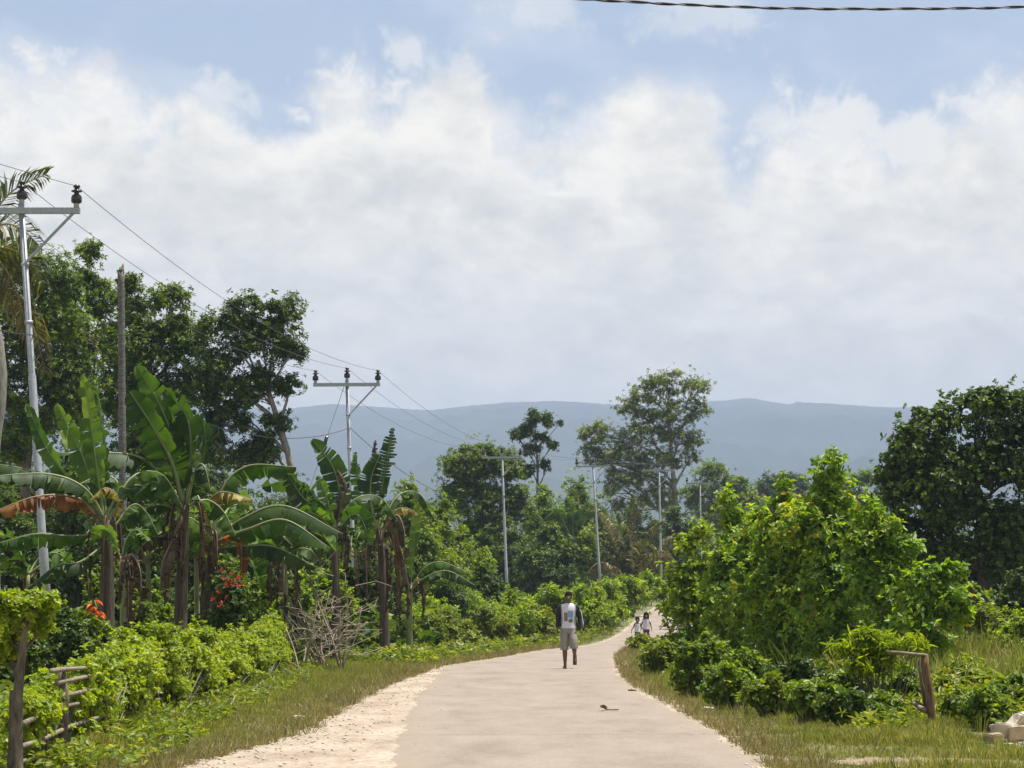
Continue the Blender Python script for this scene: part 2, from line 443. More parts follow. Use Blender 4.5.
def roadmat(name, a, bb, cc, peb, stones, dust=None):
    m, nt, N, K = newmat(name)
    out = N.new('ShaderNodeOutputMaterial'); bs = N.new('ShaderNodeBsdfPrincipled'); t = N.new('ShaderNodeTexCoord')
    mp = N.new('ShaderNodeMapping'); mp.inputs['Scale'].default_value = (1, 0.3, 1)
    K.new(t.outputs['Object'], mp.inputs['Vector'])
    n1 = N.new('ShaderNodeTexNoise'); n1.inputs['Scale'].default_value = 1.3; n1.inputs['Detail'].default_value = 9; n1.inputs['Roughness'].default_value = 0.7
    K.new(mp.outputs[0], n1.inputs['Vector'])
    n2 = N.new('ShaderNodeTexNoise'); n2.inputs['Scale'].default_value = 26; n2.inputs['Detail'].default_value = 7; n2.inputs['Roughness'].default_value = 0.75
    K.new(t.outputs['Object'], n2.inputs['Vector'])
    v = N.new('ShaderNodeTexVoronoi'); v.inputs['Scale'].default_value = peb
    K.new(t.outputs['Object'], v.inputs['Vector'])
    r = ramp(N, [(0.34, a), (0.48, bb), (0.66, cc)])
    K.new(n1.outputs['Fac'], r.inputs['Fac'])
    mx = N.new('ShaderNodeMix'); mx.data_type = 'RGBA'; mx.blend_type = 'OVERLAY'; mx.inputs[0].default_value = 0.5
    K.new(r.outputs[0], mx.inputs[6])
    r2 = ramp(N, [(0.3, (0.3,) * 3), (0.7, (0.72,) * 3)]); K.new(n2.outputs['Fac'], r2.inputs['Fac']); K.new(r2.outputs[0], mx.inputs[7])
    mx2 = N.new('ShaderNodeMix'); mx2.data_type = 'RGBA'; mx2.blend_type = 'OVERLAY'; mx2.inputs[0].default_value = stones
    K.new(mx.outputs[2], mx2.inputs[6])
    hs = N.new('ShaderNodeHueSaturation'); hs.inputs['Saturation'].default_value = 0.0
    K.new(v.outputs['Color'], hs.inputs['Color']); K.new(hs.outputs[0], mx2.inputs[7])
    colr = mx2.outputs[2]
    if dust:                                                     # sand washed over the edges of the asphalt
        at = N.new('ShaderNodeAttribute'); at.attribute_name = "across"
        n3 = N.new('ShaderNodeTexNoise'); n3.inputs['Scale'].default_value = 3.2; n3.inputs['Detail'].default_value = 8; n3.inputs['Roughness'].default_value = 0.7
        K.new(t.outputs['Object'], n3.inputs['Vector'])
        q = N.new('ShaderNodeMath'); q.operation = 'MULTIPLY_ADD'; q.inputs[1].default_value = 1.5; K.new(n3.outputs['Fac'], q.inputs[0])
        e = N.new('ShaderNodeMath'); e.operation = 'MULTIPLY_ADD'; e.inputs[1].default_value = -0.85; e.inputs[2].default_value = 0.0
        K.new(at.outputs['Fac'], e.inputs[0]); K.new(e.outputs[0], q.inputs[2])
        rr = ramp(N, [(0.35, (0, 0, 0)), (0.75, (1, 1, 1))]); K.new(q.outputs[0], rr.inputs['Fac'])
        md = N.new('ShaderNodeMix'); md.data_type = 'RGBA'; K.new(rr.outputs[0], md.inputs[0]); K.new(colr, md.inputs[6]); md.inputs[7].default_value = (*dust, 1)
        colr = md.outputs[2]
    K.new(colr, bs.inputs['Base Color']); bs.inputs['Roughness'].default_value = 0.92
    bs.inputs['Specular IOR Level'].default_value = 0.2
    bp = N.new('ShaderNodeBump'); bp.inputs['Strength'].default_value = 0.5; bp.inputs['Distance'].default_value = 0.02
    K.new(n2.outputs['Fac'], bp.inputs['Height']); K.new(bp.outputs[0], bs.inputs['Normal'])
    K.new(bs.outputs[0], out.inputs['Surface'])
    return m


M['road'] = roadmat("worn_asphalt", *ROADC, 60, 0.12, GRAVC[1])
M['gravel'] = roadmat("limestone_gravel", *GRAVC, 22, 0.35)

yr = ys[(ys >= -60) & (ys <= 320)]
yr = np.unique(np.concatenate((yr, np.arange(10, 100, 0.25))))


def strip(name, left, right, lift, mat, nxs=25):
    b = MB()
    t = np.linspace(0, 1, nxs)
    L = left(yr); R = right(yr)
    Xs = L[:, None] + (R - L)[:, None] * t
    Ys = np.repeat(yr[:, None], nxs, 1)
    Zs = 2.0 * smooth((Ys - 92) / 75.0) + 0.022 * np.clip(Ys - 165, 0, 200) + lift
    Zs[:, 0] -= 0.03; Zs[:, -1] -= 0.03
    i = np.arange(nxs * len(yr)).reshape(len(yr), nxs)
    q = np.stack((i[:-1, :-1], i[:-1, 1:], i[1:, 1:], i[1:, :-1]), -1).reshape(-1, 4)
    b.add(np.stack((Xs, Ys, Zs), -1).reshape(-1, 3), q.ravel(), np.full(len(q), 4))
    o = b.build(name, mat, smooth_=True)
    at = o.data.attributes.new("across", 'FLOAT', 'POINT')       # metres from the nearer edge of the strip
    at.data.foreach_set("value", np.minimum(Xs - L[:, None], R[:, None] - Xs).ravel().astype(np.float32))
    return tag(o, kind='structure')


strip("gravel_verge", lambda y: roadL(y) - 0.15 + 0.16 * sn(y, 0 * y, 1.9, 1.0), lambda y: roadR(y) + 0.22 + 0.16 * sn(y, 0 * y, 1.7, 4.0), 0.025, M['gravel'])
strip("road", lambda y: roadA(y) - 0.1 + 0.10 * sn(y, 0 * y, 1.1, 2.0) + 0.05 * sn(y, 0 * y, 6, 2.0), lambda y: roadR(y) - 0.06 + 0.10 * sn(y, 0 * y, 1.6, 3.0) + 0.05 * sn(y, 0 * y, 6, 7.0), 0.032, M['road'])
# worn soil showing through the right verge
b = MB()
for cx, cyy, rx, ry in ((3.65, 20.4, 1.0, 0.75), (4.25, 24.6, 0.6, 0.35), (3.1, 19.0, 0.5, 0.4)):
    a = np.linspace(0, 2 * PI, 40, endpoint=False)
    rr = 1 + 0.2 * sn(np.cos(a) * 2, np.sin(a) * 2, 1.5, cx)
    px_ = cx + rx * rr * np.cos(a); py_ = cyy + ry * rr * np.sin(a)
    V = np.stack((px_, py_, G(px_, py_) + 0.012), -1)
    V = np.vstack((V, [[cx, cyy, g(cx, cyy) + 0.025]]))
    b.faces(V, [(i, (i + 1) % 40, 40) for i in range(40)])
M['soil_bare'] = roadmat("bare_earth", (0.15, 0.115, 0.075), (0.21, 0.16, 0.105), (0.27, 0.21, 0.14), 30, 0.3)
tag(b.build("bare_soil", M['soil_bare'], smooth_=True), kind='structure')

# ------------------------------------------------------------------ hills
ridge = [(-900, 395), (-400, 402), (0, 398), (120, 401), (200, 404), (280, 411), (330, 404), (385, 408), (430, 411), (480, 406), (520, 403), (555, 401), (590, 404),
         (640, 406), (680, 404), (720, 402), (750, 400), (775, 404), (788, 406), (798, 403), (830, 405), (870, 408), (905, 408), (950, 412), (1024, 416), (1400, 404), (1900, 420)]
rp = np.array(ridge, float)
HY = np.concatenate((np.linspace(1500, 4600, 26), np.linspace(4700, 6600, 40), [6900, 7300, 7800]))
hpx = np.linspace(-900, 1900, 900)
hz = np.interp(hpx, rp[:, 0], rp[:, 1])
b = MB()
HV = []
for Yh in HY:
    xw = (hpx - 512) / F * 6400 * (0.5 + 0.5 * Yh / 6400)
    t = (Yh - 1500) / (6400 - 1500)
    prof = 0.62 * smooth(t) + 0.38 * np.clip(t, 0, 1) ** 2.2
    if Yh > 6400: prof = 1 - 0.6 * ((Yh - 6400) / 1400)
    hz_ = hz + .5 * sn(hpx, 0 * hpx, .09, 2.0) + .35 * sn(hpx, 0 * hpx, .33, 4.0)
    top_h = (np.tan(np.arctan((384 - hz_) / F) + TH)) * 6400
    gul = (sn(xw, np.full_like(xw, Yh), 0.0045, 1.0) * 0.5 + sn(xw, np.full_like(xw, Yh), 0.012, 3.0) * 0.28 + sn(xw, np.full_like(xw, Yh), 0.03, 5.0) * 0.16)
    amp = 75 * np.clip(t * 2, 0, 1) * (1 - 0.93 * smooth((t - 0.6) / 0.38))
    zz = top_h * prof + gul * amp + 4
    HV.append(np.stack((xw, np.full_like(xw, Yh), zz), -1))
HV = np.array(HV)
i = np.arange(HV.shape[0] * HV.shape[1]).reshape(HV.shape[:2])
q = np.stack((i[:-1, :-1], i[:-1, 1:], i[1:, 1:], i[1:, :-1]), -1).reshape(-1, 4)
b.add(HV.reshape(-1, 3), q.ravel(), np.full(len(q), 4))
m, nt2, N2, K2 = newmat("forested_hill")
out = N2.new('ShaderNodeOutputMaterial'); bs = N2.new('ShaderNodeBsdfDiffuse'); t2 = N2.new('ShaderNodeTexCoord')
n1 = N2.new('ShaderNodeTexNoise'); n1.inputs['Scale'].default_value = 0.004; n1.inputs['Detail'].default_value = 9; n1.inputs['Roughness'].default_value = 0.7
K2.new(t2.outputs['Object'], n1.inputs['Vector'])
r1 = ramp(N2, [(0.35, (0.016, 0.026, 0.014)), (0.6, (0.032, 0.046, 0.02)), (0.76, (0.08, 0.085, 0.04))])
K2.new(n1.outputs['Fac'], r1.inputs['Fac']); K2.new(r1.outputs[0], bs.inputs['Color']); K2.new(bs.outputs[0], out.inputs['Surface'])
tag(b.build("hills", m, smooth_=True), kind='structure')

# ------------------------------------------------------------------ the air
b = MB(); b.box((0, 4000, 309), (8200, 9200, 622))
m, nt2, N2, K2 = newmat("haze_air")
out = N2.new('ShaderNodeOutputMaterial'); pv = N2.new('ShaderNodeVolumePrincipled')
pv.inputs['Color'].default_value = HAZE_C; pv.inputs['Density'].default_value = HAZE_D; pv.inputs['Anisotropy'].default_value = 0.0
K2.new(pv.outputs[0], out.inputs['Volume'])
tag(b.build("haze", m), kind='stuff')
# ------------------------------------------------------------------ leaves
def norm(v):
    return v / (np.linalg.norm(v, axis=-1, keepdims=True) + 1e-9)


def leaf_tpl(L=1.0, W=0.4, fold=0.12, droop=0.15, n=3):
    """one leaf along +y, folded along its midrib; n=3 gives a rounder blade"""
    if n == 2:
        V = np.array([(0, 0, 0), (W / 2, .45 * L, fold * W - .2 * droop * L), (0, L, -droop * L), (-W / 2, .45 * L, fold * W - .2 * droop * L)])
        return V, [0, 1, 2, 0, 2, 3], [3, 3]
    V = np.array([(0, 0, 0), (W * .42, .28 * L, fold * W), (W * .45, .62 * L, fold * W - .35 * droop * L), (0, L, -droop * L),
                  (-W * .45, .62 * L, fold * W - .35 * droop * L), (-W * .42, .28 * L, fold * W)])
    return V, [0, 1, 2, 3, 0, 3, 4, 5], [4, 4]


def join(parts):
    V, L, C, n = [], [], [], 0
    for v, l, c in parts:
        V.append(v); L += [i + n for i in l]; C += list(c); n += len(v)
    return np.concatenate(V), L, C


def place(t, pos=(0, 0, 0), yaw=0, pitch=0, roll=0, s=1):
    R = Matrix.Rotation(yaw, 3, 'Z') @ Matrix.Rotation(pitch, 3, 'X') @ Matrix.Rotation(roll, 3, 'Y')
    return (t[0] * s) @ np.array(R).T + np.array(pos), t[1], t[2]


def sprig(nl=7, ll=0.62, lw=0.26, n=2, up=0.5, pit=(0.0, 0.9), seed=0, droop=0.2):
    r = random.Random(seed); ps = []
    for i in range(nl):
        h = -0.35 + 0.75 * i / nl
        pt = r.uniform(*pit) * (0.3 + 0.9 * i / nl)
        ps.append(place(leaf_tpl(ll * r.uniform(.75, 1.1), lw * r.uniform(.8, 1.15), .15, droop, n),
                        (0, 0, h * up), i * 2.4 + r.uniform(-.4, .4), pt, r.uniform(-.5, .5)))
    return join(ps)


def tuft(nb=9, seed=0, spread=0.3, lean=0.5, wk=1.0):
    r = random.Random(seed); ps = []
    for i in range(nb):
        a = r.uniform(0, 2 * PI); d = spread * math.sqrt(r.random()); h = r.uniform(.5, 1.0); w_ = r.uniform(.018, .035) * wk
        ln = r.uniform(.1, lean); x0, y0 = d * math.cos(a), d * math.sin(a)
        dx, dy = ln * math.cos(a + r.uniform(-.8, .8)), ln * math.sin(a + r.uniform(-.8, .8))
        t = r.uniform(0, PI); wx, wy = w_ * math.cos(t), w_ * math.sin(t)
        V = np.array([(x0 - wx, y0 - wy, -0.05), (x0 + wx, y0 + wy, -0.05),
                      (x0 + dx * .35 + wx * .8, y0 + dy * .35 + wy * .8, h * .6), (x0 + dx * .35 - wx * .8, y0 + dy * .35 - wy * .8, h * .6),
                      (x0 + dx, y0 + dy, h)])
        ps.append((V, [0, 1, 2, 3, 3, 2, 4], [4, 3]))
    return join(ps)


T_SMALL = [sprig(7, .6, .27, 2, .5, seed=s) for s in range(4)]
T_FINE = [sprig(9, .5, .17, 2, .6, seed=s) for s in range(4)]
T_ROUND = [sprig(6, .6, .4, 3, .5, seed=s, droop=.1) for s in range(4)]
T_BIG = [sprig(5, .8, .46, 3, .5, (-.1, .7), seed=s, droop=.22) for s in range(4)]
T_LONG = [sprig(8, .85, .2, 3, .5, (.0, .9), seed=s, droop=.35) for s in range(4)]
T_DROOP = [sprig(8, .8, .3, 3, .5, (-.9, .2), seed=s, droop=.35) for s in range(4)]
T_GRASS = [tuft(9, s) for s in range(6)]
T_TALL = [tuft(14, s + 20, .3, .4, .42) for s in range(4)]
T_DEAD = [sprig(4, .7, .24, 2, .5, seed=s, droop=.3) for s in range(3)]


def scatter(mb, T, pos, nrm, size, mat=0):
    pos = np.asarray(pos, float)
    n = len(pos)
    if n == 0: return
    size = np.broadcast_to(np.asarray(size, float), (n,))
    pick = rng.integers(0, len(T), n)
    z = norm(np.asarray(nrm, float))
    ref = norm(rng.normal(size=(n, 3)))
    x = norm(np.cross(ref, z)); y = np.cross(z, x)
    for k, (V, L, C) in enumerate(T):
        i = np.nonzero(pick == k)[0]
        if not len(i): continue
        s = size[i][:, None, None]
        W = pos[i][:, None, :] + s * (V[None, :, 0:1] * x[i][:, None, :] + V[None, :, 1:2] * y[i][:, None, :] + V[None, :, 2:3] * z[i][:, None, :])
        off = (np.arange(len(i)) * len(V))[:, None]
        mb.add(W.reshape(-1, 3), (np.asarray(L)[None, :] + off).ravel(), np.tile(C, len(i)), mat)


def blob_pts(c, r, size, lai=4.0, clump=0.34, fill=0.4, upw=0.25, zmin=None):
    """sprig positions in a lumpy ellipsoid: clumps first, sprigs inside each clump"""
    c = np.asarray(c, float); r = np.asarray(r, float)
    rc = clump * (r[0] * r[2]) ** 0.5
    rc = max(rc, size * 0.9)
    area = PI * r[0] * r[2]
    ntot = max(6, int(LAI_K * lai * area / (0.75 * size * size)))
    nc = max(4, int(3.0 * area / (PI * rc * rc) + 3))
    d = norm(rng.normal(size=(nc, 3)) + np.array((0, 0, upw)))
    rad = rng.uniform(fill, 1.0, nc)[:, None]
    cc = d * rad * np.maximum(r - rc * 0.6, r * 0.35)
    per = rng.dirichlet(np.full(nc, 3.0)) * ntot
    pos, nrm = [], []
    for k in range(nc):
        m = int(per[k] + rng.random())
        if m <= 0: continue
        dd = norm(rng.normal(size=(m, 3)) + np.array((0, 0, 0.35)))
        rr = rng.random(m)[:, None] ** 0.45
        q = cc[k] + dd * rr * rc * np.array((1.15, 1.15, .8)) * rng.uniform(.6, 1.5)
        pos.append(q)
        nrm.append(norm(dd * 0.6 + norm(q / r) * 0.35 + np.array((0, 0, 0.55)) + rng.normal(size=(m, 3)) * 0.5))
    ns = max(1, int(ntot * (.02 if size < .1 else .07)))                                # stray shoots that break the outline
    dd = norm(rng.normal(size=(ns, 3)) + np.array((0, 0, .3)))
    pos.append(dd * r * rng.uniform(.85, 1.28, ns)[:, None]); nrm.append(norm(dd * .5 + np.array((0, 0, .7)) + rng.normal(size=(ns, 3)) * .5))
    pos = np.concatenate(pos) + c; nrm = np.concatenate(nrm)
    if zmin is not None:
        k = pos[:, 2] > zmin(pos[:, 0], pos[:, 1])
        pos, nrm = pos[k], nrm[k]
    return pos, nrm, cc + c


def limb(mb, a, bb, r0, r1, bend=0.12, sides=6, n=5):
    a = np.asarray(a, float); bb = np.asarray(bb, float)
    t = np.linspace(0, 1, n)[:, None]
    L = np.linalg.norm(bb - a)
    off = rng.normal(size=3) * bend * L * 0.5
    pts = a + (bb - a) * t + off * (np.sin(PI * t)) + np.array((0, 0, 1)) * (bend * L * 0.4 * np.sin(PI * t))
    mb.tube(pts, np.linspace(r0, r1, n), sides, cap=True)
    return pts


def plant(name, label, cat, Y, blobs, mat, T, size, base_px=None, group=None, trunk=None, trunk_r=0.15, trunkmat='bark', lai=4.0,
          clump=0.34, fill=0.55, twigs=0.35, upw=0.25, part='crown', stempart='trunk', stems=1, dead=0):
    """blobs: (px, py, rx_px, ry_px[, dY]) outlines measured at distance Y; trunk: [(px, py[, dY])...] from the ground up"""
    s = Y / F
    size = size * SZ
    B = []
    for q in blobs:
        if q[0] == 'w':                       # already in metres: centre, radii
            B.append((np.asarray(q[1], float), np.asarray(q[2], float))); continue
        px, py, rx, ry = q[:4]; dY = q[4] if len(q) > 4 else 0
        k = (Y + dY) / F
        B.append((P(px, py, Y + dY), np.array((rx * k, max(0.55 * (rx + ry) * 0.5, 0.8 * min(rx, ry)) * k * 1.05, ry * k))))
    if trunk:
        tp = [P(q[0], q[1], Y + (q[2] if len(q) > 2 else 0)) for q in trunk]
        bx = tp[0][0]
    else:
        cm = np.average([c for c, _ in B], axis=0, weights=[r[0] * r[2] for _, r in B])
        bx = P(base_px, 614, Y)[0] if base_px is not None else cm[0]
        tp = [np.array((bx, Y, 0)), np.array((bx * .6 + cm[0] * .4, Y, cm[2] * .5)), cm]
    y0 = tp[0][1]
    gz = g(tp[0][0], y0)
    tp[0] = np.array((tp[0][0], y0, gz - 0.15))
    root = thing(name, label, cat, (tp[0][0], y0, gz), group)
    org = (tp[0][0], y0, gz)
    tb = MB(); cb = MB()
    tpts = np.array(tp)
    # resample the trunk smoothly
    d = np.concatenate(([0], np.cumsum(np.linalg.norm(np.diff(tpts, axis=0), axis=1))))
    tt = np.linspace(0, d[-1], 10)
    sm = np.stack([np.interp(tt, d, tpts[:, k]) for k in range(3)], -1)
    sm[1:-1] = (sm[:-2] + 2 * sm[1:-1] + sm[2:]) / 4
    rad = trunk_r * (1 - 0.72 * tt / d[-1]); rad[0] *= 1.35
    if stems == 1:
        tb.tube(sm, rad, 9)
    for c, r in B:
        pos, nrm, cc = blob_pts(c, r, size, lai, clump, fill, upw, lambda x, y: G(x, y) + 0.03)
        scatter(cb, T, pos, nrm, size * rng.uniform(.5, 1.25, len(pos)))
        if stems == 1:
            j = int(np.clip(np.argmin(np.linalg.norm(sm - c, axis=1) + 0.7 * np.maximum(0, sm[:, 2] - c[2]) * 2) - 1, 2, 9))
            ra = rad[j] * 0.6
            lp = limb(tb, sm[j], c, ra, ra * 0.4)
            for q in cc:
                if rng.random() < twigs:
                    limb(tb, lp[rng.integers(2, 5)], q, ra * 0.38, ra * 0.12, 0.1, 4, 4)
        else:
            for q in cc:
                if rng.random() < twigs:
                    st = np.array((org[0] + rng.normal() * .12 * r[0] + (q[0] - org[0]) * .35, y0 + rng.normal() * .12 * r[1] + (q[1] - y0) * .35, 0))
                    st[2] = g(st[0], st[1]) - 0.05
                    limb(tb, st, q, trunk_r * rng.uniform(.5, 1), trunk_r * .3, 0.08, 5, 4)
    tb.build(stempart, M[trunkmat], root, org, True)
    cb.build(part, M[mat], root, org)
    return root


def shrub(label, px, ytop, hw, Y, mat='leaf_mid', T=None, size=0.22, group=None, name='shrub', cat='shrub', lai=4.5, dY=0, clump=0.3, fill=.3, lean=0, split=3):
    gy = 614 + (EYE - g((px - 512) / F * Y, Y)) * F / Y
    h = (gy - ytop)
    r = random.Random(int(px * 7 + ytop))
    bl = [(px, ytop + h * .62, hw, h * .42)]
    for k in range(split):
        a = (k + .5) / split * 2 - 1
        hh = r.uniform(.22, .36) * h
        bl.append((px + a * hw * .75 + lean, ytop + hh * 1.0 + (abs(a) * .25 + (0 if k == split // 2 else r.uniform(0, .25))) * h * .6, hw * r.uniform(.35, .5), hh, r.uniform(-.5, .5) * hw * Y / F))
    return plant(name, label, cat, Y, bl, mat, T or T_SMALL, size, px, group, None, 0.022, 'stem', lai, clump, fill, .6, .3, 'foliage', 'stem', stems=3)
# ------------------------------------------------------------------ big trees
# left mass
plant("tree", "tall broad tree at the left edge behind the first steel pole", "tree", 88,
      [(8, 262, 34, 26), (45, 280, 42, 34), (0, 330, 50, 50), (50, 345, 50, 45), (20, 395, 55, 40), (70, 390, 40, 40), (10, 440, 50, 35)],
      'leaf_tree', T_SMALL, 0.36, trunk=[(20, 640), (24, 500), (32, 400), (30, 330)], trunk_r=0.3, lai=4.4, group="trees behind the banana plants")
plant("tree", "tall thin topped tree just left of the dead palm trunk", "tree", 94,
      [(88, 252, 16, 16), (82, 282, 22, 16), (105, 300, 30, 24), (88, 330, 40, 30), (110, 370, 45, 38), (80, 410, 45, 30)],
      'leaf_tree', T_SMALL, 0.36, trunk=[(95, 640), (93, 480), (88, 340), (87, 270)], trunk_r=0.2, lai=3.8, group="trees behind the banana plants")
plant("tree", "bushy tree with a low lumpy crown directly behind the dead palm trunk", "tree", 90,
      [(128, 285, 16, 14), (138, 315, 28, 24), (170, 300, 26, 20), (150, 350, 45, 34), (175, 335, 24, 26), (135, 400, 48, 38), (175, 400, 34, 34), (150, 445, 46, 30), (192, 345, 22, 26), (194, 385, 26, 30), (60, 320, 34, 34)],
      'leaf_tree', T_SMALL, 0.36, trunk=[(150, 640), (150, 500), (150, 420), (150, 350)], trunk_r=0.24, lai=4.2, group="trees behind the banana plants")
plant("tree", "dark leafy tree with leaning pale limbs and sky gaps right of the dead palm trunk", "tree", 86,
      [(245, 312, 26, 20), (285, 318, 24, 24), (220, 328, 30, 20), (262, 345, 46, 30), (292, 352, 18, 16), (215, 370, 26, 30), (255, 388, 38, 26), (288, 385, 16, 14), (228, 425, 30, 28), (275, 425, 22, 14), (205, 440, 26, 30), (250, 460, 34, 18), (228, 395, 30, 26), (262, 448, 24, 18)],
      'leaf_dark', T_SMALL, 0.34, trunk=[(304, 640), (297, 480), (278, 420), (258, 360)], trunk_r=0.24, trunkmat='bark_pale', lai=3.9, twigs=.5, group="trees behind the banana plants")
# middle
plant("tree", "rounded mid green tree left of the third steel pole", "tree", 150,
      [(478, 462, 26, 22), (455, 470, 20, 18), (500, 468, 24, 22), (470, 500, 36, 30), (510, 505, 28, 24), (490, 540, 40, 34)],
      'leaf_tree', T_SMALL, 0.42, trunk=[(485, 640), (484, 540), (480, 490)], trunk_r=0.22, lai=6, group="trees along the left of the road")
plant("tree", "thin tree with a few separate dark leaf balls above the woods", "tree", 172,
      [(534, 418, 10, 9), (526, 432, 14, 10), (548, 420, 8, 9), (516, 436, 9, 9), (541, 438, 9, 7), (552, 446, 6, 6), (530, 450, 10, 8), (560, 423, 4, 3), (545, 465, 6, 8), (524, 470, 14, 10)],
      'leaf_dark', T_SMALL, 0.42, trunk=[(536, 620), (537, 520), (538, 460), (535, 430)], trunk_r=0.17, lai=5, twigs=.5, group="trees along the left of the road")
plant("tree", "tallest spreading tree with an airy crown and pale trunk beside the road", "tree", 205,
      [(672, 384, 31, 17), (645, 394, 24, 16), (697, 392, 18, 17), (628, 408, 17, 12), (664, 412, 40, 18), (700, 412, 14, 12), (602, 436, 28, 16), (640, 436, 33, 21), (680, 438, 31, 18), (592, 456, 19, 13), (622, 462, 35, 21), (655, 466, 31, 23), (690, 458, 14, 10), (630, 494, 40, 26), (660, 500, 21, 23)],
      'leaf_olive', T_SMALL, 0.5, trunk=[(680, 600), (677, 520), (671, 450), (668, 400)], trunk_r=0.36, trunkmat='bark_pale', lai=1.9, clump=.3, twigs=.5, group="trees along the left of the road")
plant("tree", "low rounded tree in the distance right of the tallest tree", "tree", 255,
      [(712, 474, 20, 13), (735, 488, 18, 14), (705, 495, 26, 18), (745, 505, 24, 16), (720, 520, 40, 22)],
      'leaf_mid', T_SMALL, 0.7, trunk=[(718, 600), (718, 520), (718, 490)], trunk_r=0.3, lai=4.2, group="distant trees below the hills")
plant("tree", "far domed grey green tree directly under the blue hills", "tree", 330,
      [(770, 486, 20, 12), (795, 484, 18, 12), (760, 498, 18, 14), (785, 502, 32, 18), (812, 500, 18, 16), (785, 525, 44, 24)],
      'leaf_dark', T_SMALL, 0.85, trunk=[(785, 600), (785, 530), (785, 500)], trunk_r=0.4, lai=4.2, group="distant trees below the hills")
plant("tree", "far low tree half hidden between bright bush and dark tree", "tree", 240,
      [(850, 486, 20, 14), (875, 480, 18, 14), (860, 510, 40, 26), (835, 520, 30, 24)],
      'leaf_mid', T_SMALL, 0.7, trunk=[(858, 600), (858, 540), (858, 500)], trunk_r=0.3, lai=4.2, group="distant trees below the hills")
# right
plant("tree", "big dark domed tree at the right edge above the grassy bank", "tree", 66,
      [(978, 412, 42, 27), (1015, 418, 40, 34), (935, 432, 40, 28), (908, 455, 30, 24), (890, 488, 22, 24), (950, 470, 55, 42), (1015, 475, 55, 50), (1060, 450, 50, 50), (915, 510, 38, 34), (975, 525, 55, 36), (1040, 535, 55, 40), (900, 545, 26, 26), (940, 555, 36, 26), (1000, 560, 40, 24)],
      'leaf_dark', T_ROUND, 0.27, trunk=[(985, 690), (984, 600), (980, 520), (975, 460)], trunkmat='bark_dark', trunk_r=0.22, lai=4.6, twigs=.3)

# ------------------------------------------------------------------ thickets behind the bananas and along the left bank
def many(group, mat, T, rows, name='shrub', cat='shrub'):
    for label, px, yt, hw, Y, *rest in rows:
        mt = rest[0] if rest else mat
        shrub(label, px, yt, hw, Y, mt, T, max(0.15, Y / F * 9.5), group, name, cat)


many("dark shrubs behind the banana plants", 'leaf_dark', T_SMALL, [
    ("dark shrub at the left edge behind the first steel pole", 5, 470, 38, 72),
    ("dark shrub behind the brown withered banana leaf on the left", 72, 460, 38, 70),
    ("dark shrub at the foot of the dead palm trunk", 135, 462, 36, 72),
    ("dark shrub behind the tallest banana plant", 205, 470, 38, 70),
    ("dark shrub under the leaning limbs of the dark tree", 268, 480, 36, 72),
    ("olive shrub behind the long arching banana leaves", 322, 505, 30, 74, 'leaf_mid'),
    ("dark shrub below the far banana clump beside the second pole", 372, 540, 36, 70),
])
many("broad leaved shrubs under the banana plants", 'leaf_dark', T_ROUND, [
    ("dark broad leaved shrub at the left edge behind the leafy fence post", 8, 610, 40, 31),
    ("dark broad leaved shrub at the base of the first steel pole", 62, 596, 30, 36),
    ("dark shrub below the first banana stems left of the orange flower", 88, 606, 26, 38, 'leaf_mid'),
    ("green shrub under the first banana plant right of the orange flower", 138, 592, 24, 41, 'leaf_mid'),
    ("tall weedy shrub between the first two big banana stems", 152, 575, 24, 46, 'leaf_mid'),
    ("shrub in shade just right of the tallest banana's stem", 200, 580, 20, 50),
    ("leafy shrub behind the red flowers", 240, 566, 26, 52, 'leaf_mid'),
    ("green shrub left of the pile of dry branches behind the hedge", 292, 580, 22, 56, 'leaf_mid'),
    ("dark shrub between the two stems near the second steel pole", 358, 560, 22, 66),
    ("mid green shrub behind the leftmost banana stems", 112, 552, 30, 54, 'leaf_mid'),
    ("mid green shrub behind the red flowers and arching leaves", 226, 548, 28, 56, 'leaf_mid'),
    ("mid green shrub behind the dry branches and the far banana stems", 312, 552, 30, 66, 'leaf_mid'),
    ("dark shrub between the tall banana and the red flowers", 190, 610, 30, 45),
    ("green shrub right of the red flowers behind the hedge", 265, 572, 34, 58, 'leaf_mid'),
    ("shrub with bright tips behind the pile of dry branches", 325, 560, 34, 62, 'leaf_bright'),
])
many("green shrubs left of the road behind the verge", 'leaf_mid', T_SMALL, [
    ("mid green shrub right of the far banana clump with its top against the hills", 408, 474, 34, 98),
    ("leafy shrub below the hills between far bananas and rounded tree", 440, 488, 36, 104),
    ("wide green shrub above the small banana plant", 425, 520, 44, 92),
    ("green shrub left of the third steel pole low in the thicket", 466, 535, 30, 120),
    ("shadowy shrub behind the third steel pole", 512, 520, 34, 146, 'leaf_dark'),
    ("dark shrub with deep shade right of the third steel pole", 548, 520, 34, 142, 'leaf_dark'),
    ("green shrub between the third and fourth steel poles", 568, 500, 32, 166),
    ("olive green shrub below the airy crown of the tallest tree", 598, 495, 34, 178, 'leaf_olive'),
    ("dark shrub behind the young coconut palm", 634, 500, 34, 188, 'leaf_dark'),
    ("dark shrub at the foot of the tallest tree", 672, 505, 34, 192, 'leaf_dark'),
    ("green shrub at the bend of the road behind the sixth pole", 706, 520, 32, 230),
    ("hazy green shrub below the hills right of the thin tree", 578, 470, 30, 190),
    ("low green shrub between rounded tree and thin tree", 545, 478, 28, 168),
    ("green shrub left of the small banana plant", 385, 580, 20, 72, 'leaf_dark'),
    ("dark shrub under the leaves of the small banana plant", 445, 575, 30, 84, 'leaf_dark'),
    ("dark green shrub behind the walking man", 482, 565, 26, 98, 'leaf_dark'),
])
